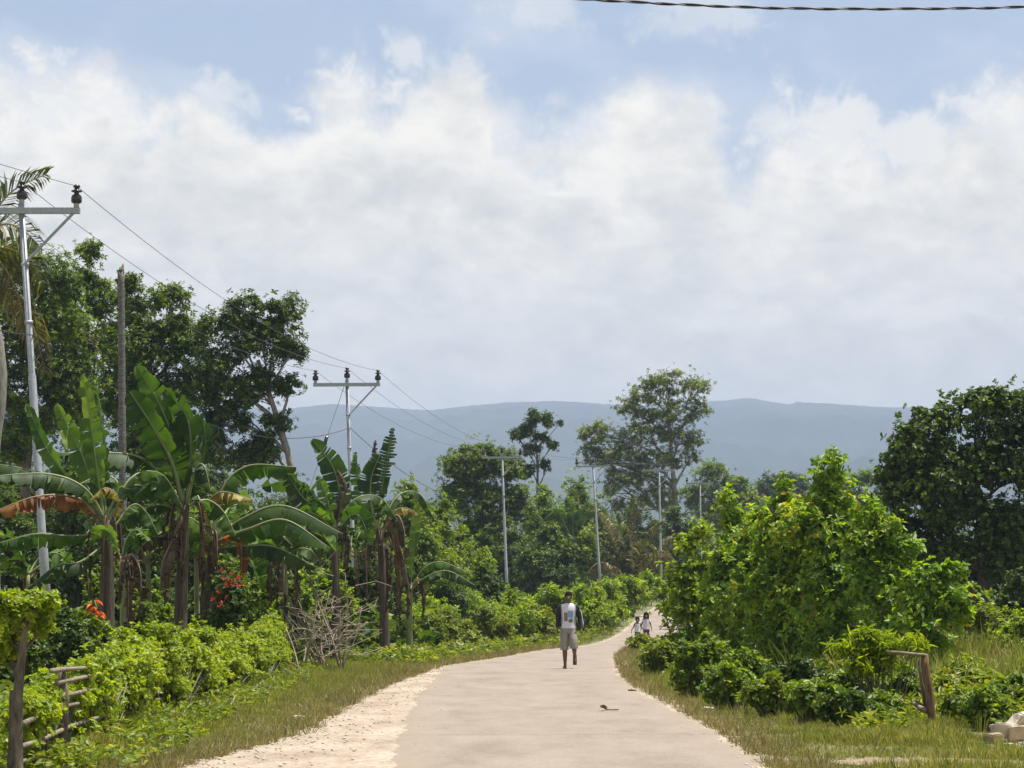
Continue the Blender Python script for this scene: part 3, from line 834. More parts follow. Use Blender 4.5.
many("tall dark shrubs filling in behind the left trees", 'leaf_dark', T_SMALL, [
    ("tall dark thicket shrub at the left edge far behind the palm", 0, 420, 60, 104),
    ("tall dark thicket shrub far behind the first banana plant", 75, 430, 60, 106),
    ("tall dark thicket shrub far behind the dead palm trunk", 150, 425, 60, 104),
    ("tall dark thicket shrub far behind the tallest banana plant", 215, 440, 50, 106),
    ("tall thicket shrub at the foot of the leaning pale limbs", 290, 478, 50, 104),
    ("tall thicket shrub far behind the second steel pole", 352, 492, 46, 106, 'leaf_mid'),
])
many("dark shrubs in the shade behind the right edge tree", 'leaf_dark', T_SMALL, [
    ("dark shrub left behind the big domed tree", 905, 535, 40, 84),
    ("dark shrub straight behind the trunk of the big domed tree", 965, 525, 44, 86),
    ("dark shrub at the right edge behind the big domed tree", 1025, 530, 44, 84),
    ("distant dark bush between bright saplings and domed tree", 870, 515, 40, 120),
])
many("low bright bushes by the road bend and verge", 'leaf_bright', T_SMALL, [
    ("bright round bush right of the pile of dry branches", 372, 602, 20, 66),
    ("bright leafy bush with a dark base right of the second steel pole", 398, 594, 21, 72),
    ("bright bush below the small banana plant", 432, 594, 26, 78),
    ("pale weedy bush at the grass edge below the small banana plant", 446, 608, 34, 76, 'weed'),
    ("weedy bush halfway between second pole and walking man", 486, 602, 34, 84, 'weed'),
    ("low bright bush below the rounded tree", 470, 588, 28, 87),
    ("bright bush at the foot of the third steel pole", 510, 586, 28, 92),
    ("bushy weed clump left beside the walking man", 530, 600, 26, 93, 'weed'),
    ("bright bush directly behind the walking man", 552, 584, 26, 101),
    ("green bush just right of the walking man's head", 582, 580, 26, 110),
    ("weedy green bush right beside the walking man", 600, 592, 20, 114, 'leaf_mid'),
    ("green bush at the foot of the fourth steel pole", 608, 578, 22, 120),
    ("bright bush on the outside of the road bend", 628, 574, 22, 132),
    ("small bush at the end of the visible road", 647, 570, 20, 150),
    ("bush behind the two children across the road", 612, 598, 12, 122, 'leaf_mid'),
    ("bush on the inside of the road bend beyond the children", 684, 582, 18, 116, 'leaf_mid'),
    ("shaded bush on the inside of the bend behind the slender sapling", 716, 576, 22, 138, 'leaf_mid'),
    ("bush hiding the far end of the road", 700, 572, 20, 156, 'leaf_mid'),
    ("low bush below the fifth steel pole", 664, 572, 18, 168, 'leaf_mid'),
])

# ------------------------------------------------------------------ hedge along the bamboo fence
def hx(y): return np.interp(y, [15, 19, 30, 34, 45, 58, 64], [-3.75, -3.95, -4.5, -4.5, -4.85, -5.35, -5.6])


HED = [(20.9, .86, "first clump of the lime green hedge beside the leafy fence post, bamboo rails showing"),
       (24.3, 1.02, "second clump of the lime green hedge from the leafy post, above the curved bamboo rail"),
       (27.8, 1.2, "third clump of the lime green hedge counted from the leafy post"),
       (31.2, 1.24, "fourth clump of the lime green hedge counted from the leafy post"),
       (34.8, 1.22, "fifth clump of the lime green hedge counted from the leafy post"),
       (38.4, 1.16, "sixth clump of the lime green hedge, below the tallest banana plant"),
       (42.2, 1.18, "seventh clump of the lime green hedge, below the red flowers"),
       (46.2, 1.32, "eighth and tallest clump of the lime green hedge near its far end"),
       (50.5, 1.42, "last clump of the lime green hedge beside the pile of dry branches")]
for yc, top, lab in HED:
    top *= .84
    xc = float(hx(yc)); gz = g(xc, yc)
    bl = []
    for k in range(4):
        yy = yc + (k - 1.5) * 0.95 + rng.uniform(-.12, .12)
        h = top * rng.uniform(.86, 1.06)
        xx = float(hx(yy)) + rng.uniform(-.08, .12)
        bl.append(('w', (xx, yy, gz + h * .56), ((.28 if yc < 25 else .38) * rng.uniform(.7, 1.2), .42, h * .5)))
        if rng.random() < .6 and yc > 29:
            bl.append(('w', (xx + .28, yy + rng.uniform(-.3, .3), gz + h * rng.uniform(.25, .6)), (.24, .3, .22)))
    plant("hedge_shrub", lab, "hedge", yc, bl, 'leaf_lime', T_ROUND, 0.115, None, "clumps of the lime green roadside hedge", None, 0.02, 'stem', 4.0, .36, .35, .5, .5, 'foliage', 'stem', stems=3)

fr = thing("bamboo_fence", "low weathered bamboo rail fence half hidden in the lime green hedge", "fence", (float(hx(20)), 20, g(hx(20), 20)))
org = tuple(fr.location)
for k, (z0, y0, y1) in enumerate([(.10, 18.7, 24.5), (.24, 18.6, 25.5), (.40, 18.8, 29.5), (.55, 20.5, 28), (.66, 20.8, 25), (.76, 20.4, 23), (.72, 31, 40), (.42, 31, 42), (.8, 33, 43), (.2, 30, 40), (.8, 27, 33)]):
    mb = MB()
    yy = np.linspace(y0, y1, 12)
    xx = hx(yy) + np.where(yy < 26.5, .13, .1) + .015 * np.sin(yy * 1.3 + k)
    zz = G(xx, yy) + z0 + .012 * np.sin(yy * .8 + k * 2.1) + (0.0 if k != 2 else 0.04 * np.sin((yy - y0) * .4))
    mb.tube(np.stack((xx, yy, zz), -1), np.linspace(.023, .016, 12), 8)
    mb.build("rail", M['bamboo'], fr, org, True)
for yy in (21.2, 24.2, 27.4, 31.0, 35, 39, 43):
    mb = MB(); xx = float(hx(yy)) + .12
    mb.tube([(xx, yy, g(xx, yy) - .2), (xx + .02, yy, g(xx, yy) + .5), (xx - .02, yy + .03, g(xx, yy) + .78)], (.045, .04, .035), 8)
    mb.build("post", M['bark'], fr, org, True)

# leafy post at the near end of the fence
Yp = 18.6
root = plant("leafy_post", "thick leafing fence post at the near left corner with a tuft of leaves on top", "post", Yp,
             [(22, 606, 32, 17), (44, 604, 18, 12, .1), (4, 612, 26, 20, -.1), (30, 622, 20, 12, .1), (4, 655, 18, 18, .3), (12, 638, 22, 20, .25), (40, 630, 16, 12, .15)], 'leaf_lime', T_ROUND, 0.10,
             trunk=[(15, 800), (17, 700), (23, 650), (25, 612)], trunk_r=0.07, lai=4.6)
mb = MB()
a, c = P(9, 775, 18.9), P(12, 690, 18.9)
t = thing("thin_post", "thin dark stake leaning behind the leafy fence post at the left edge", "post", (a[0], 18.9, g(a[0], 18.9)))
mb.tube([a + (0, 0, -.1), (a + c) / 2 + (.01, 0, 0), c], (.026, .024, .02), 8); mb.build("stake", M['bark'], t, tuple(t.location), True)
# ------------------------------------------------------------------ banana plants
def bananamat(name, a, bb, cc, trans, tm):
    m, nt, N, K = newmat(name)
    out = N.new('ShaderNodeOutputMaterial'); tc = N.new('ShaderNodeTexCoord'); geo = N.new('ShaderNodeNewGeometry')
    n = N.new('ShaderNodeTexNoise'); n.inputs['Scale'].default_value = 2.2; n.inputs['Detail'].default_value = 5; n.inputs['Roughness'].default_value = .6
    K.new(tc.outputs['Object'], n.inputs['Vector'])
    ad = N.new('ShaderNodeMath'); ad.operation = 'MULTIPLY_ADD'; ad.inputs[1].default_value = .25; K.new(geo.outputs['Random Per Island'], ad.inputs[0])
    sb = N.new('ShaderNodeMath'); sb.operation = 'SUBTRACT'; sb.inputs[1].default_value = .125
    K.new(n.outputs['Fac'], sb.inputs[0]); K.new(sb.outputs[0], ad.inputs[2])
    r = ramp(N, [(.3, a), (.52, bb), (.72, cc)]); K.new(ad.outputs[0], r.inputs['Fac'])
    b = N.new('ShaderNodeBsdfPrincipled'); b.inputs['Roughness'].default_value = .55; b.inputs['Specular IOR Level'].default_value = .3
    K.new(r.outputs[0], b.inputs['Base Color'])
    t = N.new('ShaderNodeBsdfTranslucent')
    mx = N.new('ShaderNodeMix'); mx.data_type = 'RGBA'; mx.blend_type = 'MULTIPLY'; mx.inputs[0].default_value = 1; mx.inputs[7].default_value = (*tm, 1)
    K.new(r.outputs[0], mx.inputs[6]); K.new(mx.outputs[2], t.inputs['Color'])
    ms = N.new('ShaderNodeMixShader'); ms.inputs[0].default_value = trans
    K.new(b.outputs[0], ms.inputs[1]); K.new(t.outputs[0], ms.inputs[2]); K.new(ms.outputs[0], out.inputs['Surface'])
    return m


M['ban'] = bananamat("banana_leaf", (0.025, 0.06, 0.009), (0.05, 0.1, 0.013), (0.09, 0.155, 0.022), .4, (2.0, 2.1, .5))
M['ban_dark'] = bananamat("banana_leaf_old", (0.017, 0.038, 0.009), (0.033, 0.065, 0.013), (0.062, 0.1, 0.024), .34, (1.9, 2.1, .5))
M['ban_young'] = bananamat("banana_leaf_young", (0.055, 0.11, 0.014), (0.1, 0.18, 0.022), (0.16, 0.23, 0.035), .42, (1.5, 1.5, .6))
M['ban_brown'] = bananamat("withered_leaf", (0.04, 0.027, 0.017), (0.085, 0.058, 0.034), (0.16, 0.115, 0.065), .25, (1.3, 1.0, .7))
M['ban_orange'] = bananamat("rusty_leaf", (0.1, 0.04, 0.012), (0.22, 0.09, 0.022), (0.32, 0.16, 0.045), .35, (1.5, 1.1, .6))
M['ban_yellow'] = bananamat("yellowing_leaf", (0.13, 0.07, 0.02), (0.28, 0.22, 0.05), (0.36, 0.31, 0.08), .35, (1.2, 1.1, .6))
M['midrib'] = plain("midrib", (0.2, 0.23, 0.09), .5, .15, 6)
M['midrib_dry'] = plain("midrib_dry", (0.26, 0.2, 0.11), .7, .2, 6)
M['pseudo'] = plain("banana_stem", (0.085, 0.065, 0.04), .85, .55, 3.5, .6, c2=(0.03, 0.02, 0.014), stretch=(5, 5, .5))
M['pseudo_green'] = plain("banana_stem_green", (0.2, 0.22, 0.08), .7, .45, 3.5, .3, c2=(0.08, 0.07, 0.03), stretch=(5, 5, .5))


def spl(pts, n):
    pts = np.asarray(pts, float)
    d = np.concatenate(([0], np.cumsum(np.linalg.norm(np.diff(pts, axis=0), axis=1)))); d /= d[-1]
    # Catmull-Rom by parameter
    t = np.linspace(0, 1, n); outp = []
    ext = np.vstack((2 * pts[0] - pts[1], pts, 2 * pts[-1] - pts[-2]))
    for v in t:
        k = min(np.searchsorted(d, v, 'right') - 1, len(pts) - 2); k = max(k, 0)
        u = (v - d[k]) / (d[k + 1] - d[k] + 1e-9)
        p0, p1, p2, p3 = ext[k:k + 4]
        outp.append(.5 * ((2 * p1) + (-p0 + p2) * u + (2 * p0 - 5 * p1 + 4 * p2 - p3) * u * u + (-p0 + 3 * p1 - 3 * p2 + p3) * u ** 3))
    return np.array(outp)


def banana_leaf(parent, org, pts, width, roll=0, mat='ban', droop=.35, tear=.35, label=None, petiole=.1, rag=0.0, n=34):
    """pts: midrib in metres; roll 0 shows the blade flat to the road, 90 edge on with both halves hanging by droop"""
    c = spl(pts, n)
    T = norm(np.gradient(c, axis=0))
    view = np.array((0, 1.0, 0))
    mb = MB()
    tt = np.linspace(0, 1, n)
    prof = np.clip((tt - petiole) / (1 - petiole), 0, 1)
    wv = width * np.clip(np.sin(PI * np.clip(prof * .965 + .02, 0, 1)), 0, 1) ** .55
    wv[tt < petiole] = 0
    rr = math.radians(roll)
    for sgn in (1, -1):
        i = int(np.argmax(wv > 0))
        while i < n - 1:
            ln = 1 if rng.random() < tear else int(rng.integers(2, 7))
            j = min(n - 1, i + ln)
            dr = droop + rng.normal() * .34 * (.35 + tear)
            V = []
            sh = rng.uniform(1 - rag, 1)
            for k in range(i, j + 1):
                t = T[k]
                s0 = np.cross(t, view); s0 /= np.linalg.norm(s0) + 1e-9
                n0 = np.cross(s0, t)
                s1 = s0 * math.cos(rr) + n0 * math.sin(rr); nn = np.cross(s1, t)
                if nn[2] < 0 and abs(roll) > 45: nn = -nn
                e = .0 if (k == i or k == j) else .012
                gap = (.018 if k == i and i > 2 else -.018 if k == j and j < n - 1 else 0) * width * 3
                V.append(c[k])
                for fr_ in (.5, 1.0):
                    an = dr * (.55 + .75 * fr_)
                    q = c[k] + wv[k] * fr_ * (sgn * s1 * math.cos(an) - nn * math.sin(an)) * (sh if fr_ == 1 else 1) + t * (gap * fr_ + .10 * wv[k] * fr_)
                    V.append(q + nn * (.022 * fr_ * math.sin(k * 1.9 + 7 * sgn) + .05 * width * fr_ * rng.normal()))
            m_ = j - i
            fs = []
            for k in range(m_):
                for h in range(2):
                    a = k * 3 + h
                    fs.append((a, a + 1, a + 4, a + 3) if sgn > 0 else (a, a + 3, a + 4, a + 1))
            mb.faces(np.array(V), fs)
            i = j
    mb.tube(c, np.linspace(.034, .006, n) * (width / .3), 6, True, 1)
    o = mb.build("leaf", [M[mat], M['midrib_dry' if mat in ('ban_brown', 'ban_orange') else 'midrib']], parent, org, True)
    if label: o['label'] = label
    return o


def banana(label, Y, stem, r, leaves, group="banana plants behind the hedge", mat='pseudo', extra=0, seed=0):
    """stem: [(px, py)] from ground up; leaves: (mat, half-width px, roll, droop, tear, [(px,py,dY)...], label)"""
    s = Y / F
    tp = [P(px, py, Y) for px, py in stem]
    gz = g(tp[0][0], Y); tp[0][2] = gz - .1
    root = thing("banana_plant", label, "banana plant", (tp[0][0], Y, gz), group)
    org = tuple(root.location)
    mb = MB(); c = spl(tp, 12)
    mb.tube(c, np.linspace(r, r * .5, 12) * (1 + .06 * np.sin(np.arange(12) * 2.4)), 12); mb.build("stem", M[mat], root, org, True)
    for mt, w_, roll, dr, te, pts, *lb in leaves:
        q = [P(p[0], p[1], Y + (p[2] if len(p) > 2 else 0)) for p in pts]
        banana_leaf(root, org, q, w_ * s * 1.3, roll, mt, dr, te, lb[0] if lb else None, rag=.25 if mt in ('ban_brown', 'ban_orange', 'ban_yellow') else .05)
    r_ = random.Random(seed)
    top = tp[-1]
    for k in range(extra):                                  # leaves reaching back and to the sides
        a = r_.uniform(.05 * PI, .95 * PI); L = r_.uniform(1.2, 2.0)
        d = np.array((math.cos(a), math.sin(a), 0))
        q = [top, top + d * L * .3 + (0, 0, L * .45), top + d * L * .7 + (0, 0, L * .5), top + d * L + (0, 0, L * .15)]
        banana_leaf(root, org, q, r_.uniform(.2, .28), 80, 'ban_dark', .6, .4)
    for k in range(5):                                      # dry leaves hanging round the stem
        a = r_.uniform(0, 2 * PI); L = r_.uniform(.5, 1.5)
        d = np.array((math.cos(a), math.sin(a) * .7, 0))
        q = [top - (0, 0, .1), top + d * .25 + (0, 0, .05), top + d * .36 - (0, 0, L * .45), top + d * .3 - (0, 0, L)]
        banana_leaf(root, org, q, r_.uniform(.08, .16), r_.uniform(0, 90), 'ban_brown', .8, .7, "withered brown leaf hanging down the stem" if k == 0 else None, rag=.5)
    return root


banana("leftmost big banana plant with upright leaves and a rusty orange drooping leaf", 40.5, [(106, 700), (107, 600), (108, 520)], .17, [
    ('ban_young', 9, 15, .15, .2, [(104, 520), (96, 460), (90, 420), (83, 374)]),
    ('ban', 6, 55, .3, .2, [(106, 520), (104, 460, .2), (102, 420, .3), (97, 386, .4)]),
    ('ban_young', 10, 10, .2, .2, [(102, 520), (85, 462, .2), (72, 435, .3), (57, 404, .4)]),
    ('ban', 8, 20, .25, .2, [(100, 520), (62, 470, .4), (45, 445, .6), (27, 404, .8)]),
    ('ban_dark', 13, 80, .9, .4, [(104, 518), (84, 488, -.3), (48, 474, -.5), (-10, 476, -.8)]),
    ('ban_dark', 12, 75, .9, .4, [(104, 520), (70, 486, .4), (30, 470, .6), (-20, 462, .8)]),
    ('ban_dark', 12, 75, .9, .4, [(106, 520), (118, 485, .2), (100, 476, .2), (64, 492, -.2)]),
    ('ban_orange', 14, 78, 1.05, .85, [(102, 528), (82, 500, -.2), (40, 496, -.4), (-8, 512, -.6)], "rusty orange torn leaf drooping to the left"),
    ('ban', 11, 70, .8, .4, [(102, 535), (68, 536, -.2), (35, 534, -.3), (-8, 545, -.4)]),
    ('ban_dark', 10, 78, .8, .3, [(104, 545), (80, 562, -.3), (56, 566, -.4), (28, 588, -.6)]),
    ('ban_yellow', 8, 60, .8, .6, [(110, 525), (118, 498, -.2), (105, 488, -.3), (90, 500, -.4)]),
    ('ban', 9, 60, .6, .4, [(112, 530), (132, 505, .2), (146, 512, .3), (158, 535, .3)]),
], extra=1, seed=3)
banana("slim banana plant close beside the leftmost one with a thin pale stem", 39.8, [(126, 700), (124, 620), (121, 560)], .09, [
    ('ban', 7, 50, .5, .4, [(121, 562), (126, 540), (136, 530), (150, 540, -.2)]),
    ('ban_brown', 7, 50, .7, .8, [(121, 560), (132, 555), (140, 570), (141, 592)], "brown shrivelled leaf"),
    ('ban_young', 7, 30, .4, .3, [(121, 560), (112, 535), (100, 530, .2), (90, 545, .3)]),
], mat='pseudo_green', seed=4)
banana("tallest banana plant with huge upright leaves right of the dead palm trunk", 42.5, [(179, 700), (181, 600), (185, 505)], .15, [
    ('ban', 13, 12, .18, .15, [(184, 505), (178, 452, .2), (160, 405, .3), (137, 366, .4)]),
    ('ban_dark', 18, 18, .2, .2, [(183, 505), (172, 462, -.2), (152, 425, -.3), (130, 392, -.3)]),
    ('ban_dark', 16, 25, .28, .3, [(187, 505), (191, 450, .1), (186, 415, .2), (164, 391, .3)]),
    ('ban_dark', 15, 80, .85, .35, [(182, 508), (160, 475, -.2), (132, 455, -.4), (60, 453, -.6)]),
    ('ban', 12, 70, .7, .4, [(183, 508), (168, 490, -.4), (150, 482, -.5), (132, 500, -.6)]),
    ('ban_dark', 11, 72, .8, .4, [(187, 508), (196, 470, -.2), (204, 466, -.3), (211, 492, -.4)]),
    ('ban_dark', 12, 78, .9, .4, [(182, 512), (160, 505, -.2), (136, 512, -.3), (100, 530, -.4)]),
    ('ban', 12, 70, .8, .3, [(187, 510), (205, 500, .4), (222, 510, .5), (236, 535, .5)]),
    ('ban_dark', 13, 35, .4, .35, [(184, 508), (200, 470, .4), (206, 440, .6), (200, 415, .8)]),
    ('ban_dark', 12, 72, .8, .4, [(182, 510), (150, 488, .4), (118, 488, .6), (82, 508, .7)]),
    ('ban', 10, 40, .5, .4, [(182, 510), (170, 480, .3), (158, 470, .4), (142, 474, .5)]),
    ('ban_brown', 10, 70, .9, .8, [(182, 515), (165, 535), (150, 538), (132, 560)], "brown shrivelled leaf hanging left"),
    ('ban_brown', 12, 70, .9, .8, [(183, 515), (170, 545, -.2), (162, 565, -.3), (160, 590, -.3)], "brown shrivelled leaf hanging low"),
], extra=0, seed=5)
banana("banana plant with long arching leaves and a yellowed leaf beside the red flowers", 44.5, [(206, 700), (208, 610), (213, 535)], .14, [
    ('ban', 13, 78, .9, .4, [(214, 535), (222, 490, .1), (248, 466, .1), (296, 467, -.1)]),
    ('ban_dark', 12, 70, .7, .25, [(216, 540), (244, 518, -.2), (285, 506, -.3), (343, 534, -.5)]),
    ('ban', 13, 64, .7, .25, [(216, 542), (246, 530, -.5), (285, 520, -.6), (330, 548, -.8)]),
    ('ban_dark', 11, 64, .8, .3, [(216, 548), (245, 546, -.4), (275, 547, -.5), (316, 567, -.6)]),
    ('ban_yellow', 11, 70, .95, .8, [(212, 535), (208, 505, -.3), (222, 492, -.4), (252, 499, -.5)], "yellowing torn leaf with a brown edge"),
    ('ban_orange', 8, 35, .6, .5, [(216, 545), (232, 540, -.3), (241, 548, -.4), (241, 580, -.4)], "brown and yellow folded leaf hanging down"),
    ('ban_young', 16, 25, .3, .2, [(214, 535), (226, 512, .5), (236, 505, .6), (252, 506, .7)]),
    ('ban', 11, 60, .7, .3, [(212, 538), (200, 515, -.2), (190, 530, -.3), (186, 560, -.3)]),
    ('ban_dark', 12, 60, .7, .4, [(214, 540), (236, 522, .5), (262, 520, .7), (292, 545, .8)]),
    ('ban', 11, 40, .5, .4, [(214, 540), (228, 545, .3), (250, 560, .3), (262, 590, .3)]),
    ('ban_young', 11, 30, .4, .3, [(213, 538), (204, 520, .5), (190, 512, .6), (172, 520, .7)]),
], extra=1, seed=6)
banana("banana plant behind the arching leaves left of the second steel pole", 58, [(335, 680), (336, 600), (334, 530)], .14, [
    ('ban_dark', 11, 40, .4, .35, [(334, 532), (318, 500), (296, 482), (262, 487)]),
    ('ban_dark', 11, 30, .4, .3, [(333, 532), (318, 508, -.2), (304, 498, -.2), (286, 472, -.2)]),
    ('ban_young', 7, 15, .3, .2, [(334, 532), (330, 510, -.3), (326, 495, -.3), (318, 476, -.3)]),
    ('ban_dark', 11, 22, .3, .4, [(336, 532), (340, 495, .2), (332, 465, .3), (312, 440, .4)]),
    ('ban', 9, 30, .4, .3, [(335, 532), (322, 518, -.4), (306, 512, -.5), (296, 522, -.5)]),
    ('ban_brown', 7, 40, .5, .8, [(336, 532), (342, 500), (346, 485), (338, 470)], "brown torn leaf"),
    ('ban', 9, 30, .5, .3, [(336, 532), (352, 515, -.2), (362, 520, -.2), (370, 545, -.2)]),
], "banana plants near the second steel pole", extra=2, seed=7)
banana("ragged banana plant with tattered upright leaf and brown dead leaves by the second steel pole", 62, [(385, 680), (384, 610), (380, 530)], .15, [
    ('ban_dark', 8, 25, .3, .9, [(378, 530), (382, 490), (387, 460), (393, 428)], "tattered half bare upright leaf"),
    ('ban_dark', 11, 20, .25, .4, [(377, 530), (371, 500, -.2), (372, 475, -.2), (380, 455, -.2)]),
    ('ban_brown', 5, 40, .4, .95, [(376, 530), (368, 490, .2), (374, 465, .2), (376, 440, .3)]),
    ('ban', 7, 40, .4, .4, [(376, 530), (362, 505, .3), (358, 480, .4), (356, 452, .5)]),
    ('ban_brown', 6, 70, 1.1, .6, [(382, 532), (396, 515, -.2), (404, 530, -.3), (405, 565, -.3)], "dead brown hanging leaf"),
    ('ban_brown', 5, 20, 1.1, .6, [(380, 532), (388, 522, -.5), (395, 550, -.6), (398, 600, -.6)]),
    ('ban_brown', 5, 60, 1.2, .6, [(380, 532), (372, 530, -.3), (366, 555, -.3), (368, 600, -.3)]),
    ('ban_brown', 5, 80, 1.0, .6, [(380, 532), (392, 530, .4), (404, 560, .5), (411, 605, .5)]),
    ('ban_brown', 4, 45, 1.2, .6, [(380, 545), (384, 545, -.8), (386, 580, -.9), (384, 620, -.9)]),
    ('ban_brown', 4, 10, 1.2, .6, [(380, 545), (376, 548, -.6), (377, 580, -.7), (378, 612, -.7)]),
    ('ban_brown', 4, 0, 1.2, .6, [(382, 540), (390, 540, -.7), (391, 570, -.9), (391, 606, -.9)]),
    ('ban_yellow', 7, 80, .9, .7, [(382, 535), (394, 512, -.1), (406, 508, -.1), (418, 514, -.2)], "pale brown frayed leaf pointing right"),
], "banana plants near the second steel pole", extra=1, seed=8)
banana("small young banana plant with two low arching leaves above the bright bushes", 66, [(409, 660), (410, 610), (411, 585)], .1, [
    ('ban_young', 4.5, 20, .25, .2, [(411, 588), (412, 560), (415, 535), (417, 500)]),
    ('ban', 6, 72, .8, .3, [(411, 588), (424, 568, -.1), (442, 562, -.1), (470, 574, -.2)]),
    ('ban_dark', 7, 66, .8, .3, [(411, 590), (426, 577, -.3), (448, 571, -.4), (476, 586, -.5)]),
    ('ban_yellow', 4, 50, .6, .5, [(411, 590), (418, 580, -.2), (424, 582, -.2), (428, 590, -.3)]),
    ('ban_young', 5, 40, .4, .3, [(410, 590), (402, 570), (394, 572), (386, 588)]),
], "banana plants near the second steel pole", mat='pseudo_green', seed=9)
banana("far banana plant among the shrubs left of the young coconut palm", 164, [(572, 620), (573, 570), (573, 540)], .2, [
    ('ban_dark', 5, 30, .4, .4, [(573, 542), (563, 520), (556, 512), (544, 520)]),
    ('ban_dark', 5, 20, .3, .4, [(573, 542), (573, 520), (571, 508), (566, 498)]),
    ('ban_dark', 5, 30, .4, .4, [(573, 542), (583, 524), (592, 518), (602, 528)]),
    ('ban', 4, 15, .3, .4, [(573, 542), (578, 522), (582, 512), (588, 502)]),
], "banana plants near the second steel pole", seed=10)

for lab, px, pt, Y in (("leafy banana sucker between the first two big banana plants", 148, 560, 44), ("low banana sucker at the left edge behind the leafy fence post", 28, 575, 46), ("banana sucker between the tallest banana and the arching leaved one", 196, 555, 48),
                      ("banana sucker right of the arching leaves behind the hedge", 285, 560, 52), ("banana sucker hidden low between the second steel pole's neighbours", 355, 555, 66)):
    r_ = random.Random(int(px)); lv = []
    for k in range(7):
        a = r_.uniform(-1, 1); up_ = r_.uniform(.3, 1.0); L = 62 * 44 / Y
        lv.append((r_.choice(('ban', 'ban_dark', 'ban_young')), 9 * 44 / Y, r_.uniform(20, 75), r_.uniform(.3, .7), r_.uniform(.25, .5),
                   [(px, pt), (px + a * L * .3, pt - up_ * L * .5, r_.uniform(-.3, .3)), (px + a * L * .75, pt - up_ * L * .75 + 4, r_.uniform(-.5, .5)), (px + a * L * 1.15, pt - up_ * L * .55 + 14, r_.uniform(-.8, .8))]))
    banana(lab, Y, [(px, 700), (px + 1, 620), (px, pt)], .08, lv, "banana suckers", 'pseudo_green', seed=int(px))

# ------------------------------------------------------------------ palms
def frond(parent, org, pts, ll, mat='palm', nl=46, hang=.6, rach='midrib_dry', r0=.035, label=None, wl=1.0, name="frond"):
    c = spl(pts, 26); T = norm(np.gradient(c, axis=0)); mb = MB(); tw = rng.uniform(.75, 1.2) * (1 if rng.random() < .5 else -1)
    mb.tube(c, np.linspace(r0, .006, 26), 5, True, 1)
    for k in range(nl):
        t = .14 + .86 * k / (nl - 1); f = t * 25; i = min(int(f), 24); p = c[i] + (c[i + 1] - c[i]) * (f - i); tg = T[i]
        sd_ = np.cross(tg, (0, 0, 1.0)); sd_ /= np.linalg.norm(sd_) + 1e-6; sd_ = sd_ * math.cos(tw) + np.cross(tg, sd_) * math.sin(tw)
        L = ll * (math.sin(PI * (0.12 + .8 * t)) ** .7) * rng.uniform(.85, 1.1)
        for sg in (1, -1):
            d = norm(sd_ * sg * rng.uniform(.6, .9) + tg * rng.uniform(.45, .75) + np.array((0, 0, .25 - hang * rng.uniform(.2, .6))))
            p1 = p + d * L * .5; p2 = p1 + norm(d + np.array((0, 0, -hang * rng.uniform(.9, 1.5)))) * L * .5
            wv = norm(np.cross(d, (rng.normal() * .3, rng.normal() * .3, 1.0))) * .026 * wl * (1 + ll * .3)
            mb.faces([p - wv * .5, p + wv * .5, p1 + wv, p1 - wv, p2], [(0, 1, 2, 3), (3, 2, 4)])
    o = mb.build(name, [M[mat], M[rach]], parent, org)
    if label: o['label'] = label
    return o


def palm(label, Y, trunk, tr, fronds, ll, group=None, extra=0, L=3.5):
    tp = [P(px, py, Y) for px, py in trunk]
    gz = g(tp[0][0], Y); tp[0][2] = gz - .1
    root = thing("coconut_palm", label, "palm", (tp[0][0], Y, gz), group); org = tuple(root.location)
    mb = MB(); c = spl(tp, 14); mb.tube(c, np.linspace(tr * 1.2, tr * .8, 14), 10); mb.build("trunk", M['bark_pale'], root, org, True)
    for mt, hang, pts in fronds:
        frond(root, org, [P(q[0], q[1], Y + (q[2] if len(q) > 2 else 0)) for q in pts], ll, mt, 46, hang, wl=max(1, Y / 70))
    top = tp[-1]
    for k in range(extra):
        a = 2 * PI * (k + .5) / extra; d = np.array((math.cos(a), math.sin(a), 0)); e = rng.uniform(.1, .7)
        frond(root, org, [top, top + d * L * .35 + (0, 0, L * .3 * e + .2), top + d * L * .7 + (0, 0, L * .3 * e), top + d * L - (0, 0, L * (.35 - .3 * e))], ll, 'palm', 40, .9)
    return root


palm("coconut palm at the left edge, only its drooping fronds reach into view", 52, [(-6, 700), (-10, 480), (0, 370), (-24, 245)], .17, [
    ('palm', .5, [(-24, 245), (-8, 215), (14, 190), (46, 174, -.3)]),
    ('palm', .9, [(-24, 245), (0, 225, -.5), (20, 228, -.6), (38, 244, -.8)]),
    ('palm', .9, [(-24, 245), (2, 248, .3), (26, 258, .5), (42, 286, .6)]),
    ('palm_dry', 1.1, [(-24, 248), (0, 262, -.4), (16, 290, -.6), (27, 330, -.6)]),
    ('palm_dry', 1.2, [(-24, 250), (4, 290, .4), (30, 320, .6), (45, 370, .6)]),
    ('palm', .9, [(-24, 245), (-50, 215), (-80, 215), (-110, 245)]),
    ('palm', .9, [(-24, 245), (-40, 200), (-55, 175), (-75, 165)]),
    ('palm', .9, [(-24, 245), (-30, 262, -1.0), (-34, 290, -2), (-38, 340, -2.4)]),
], .75)
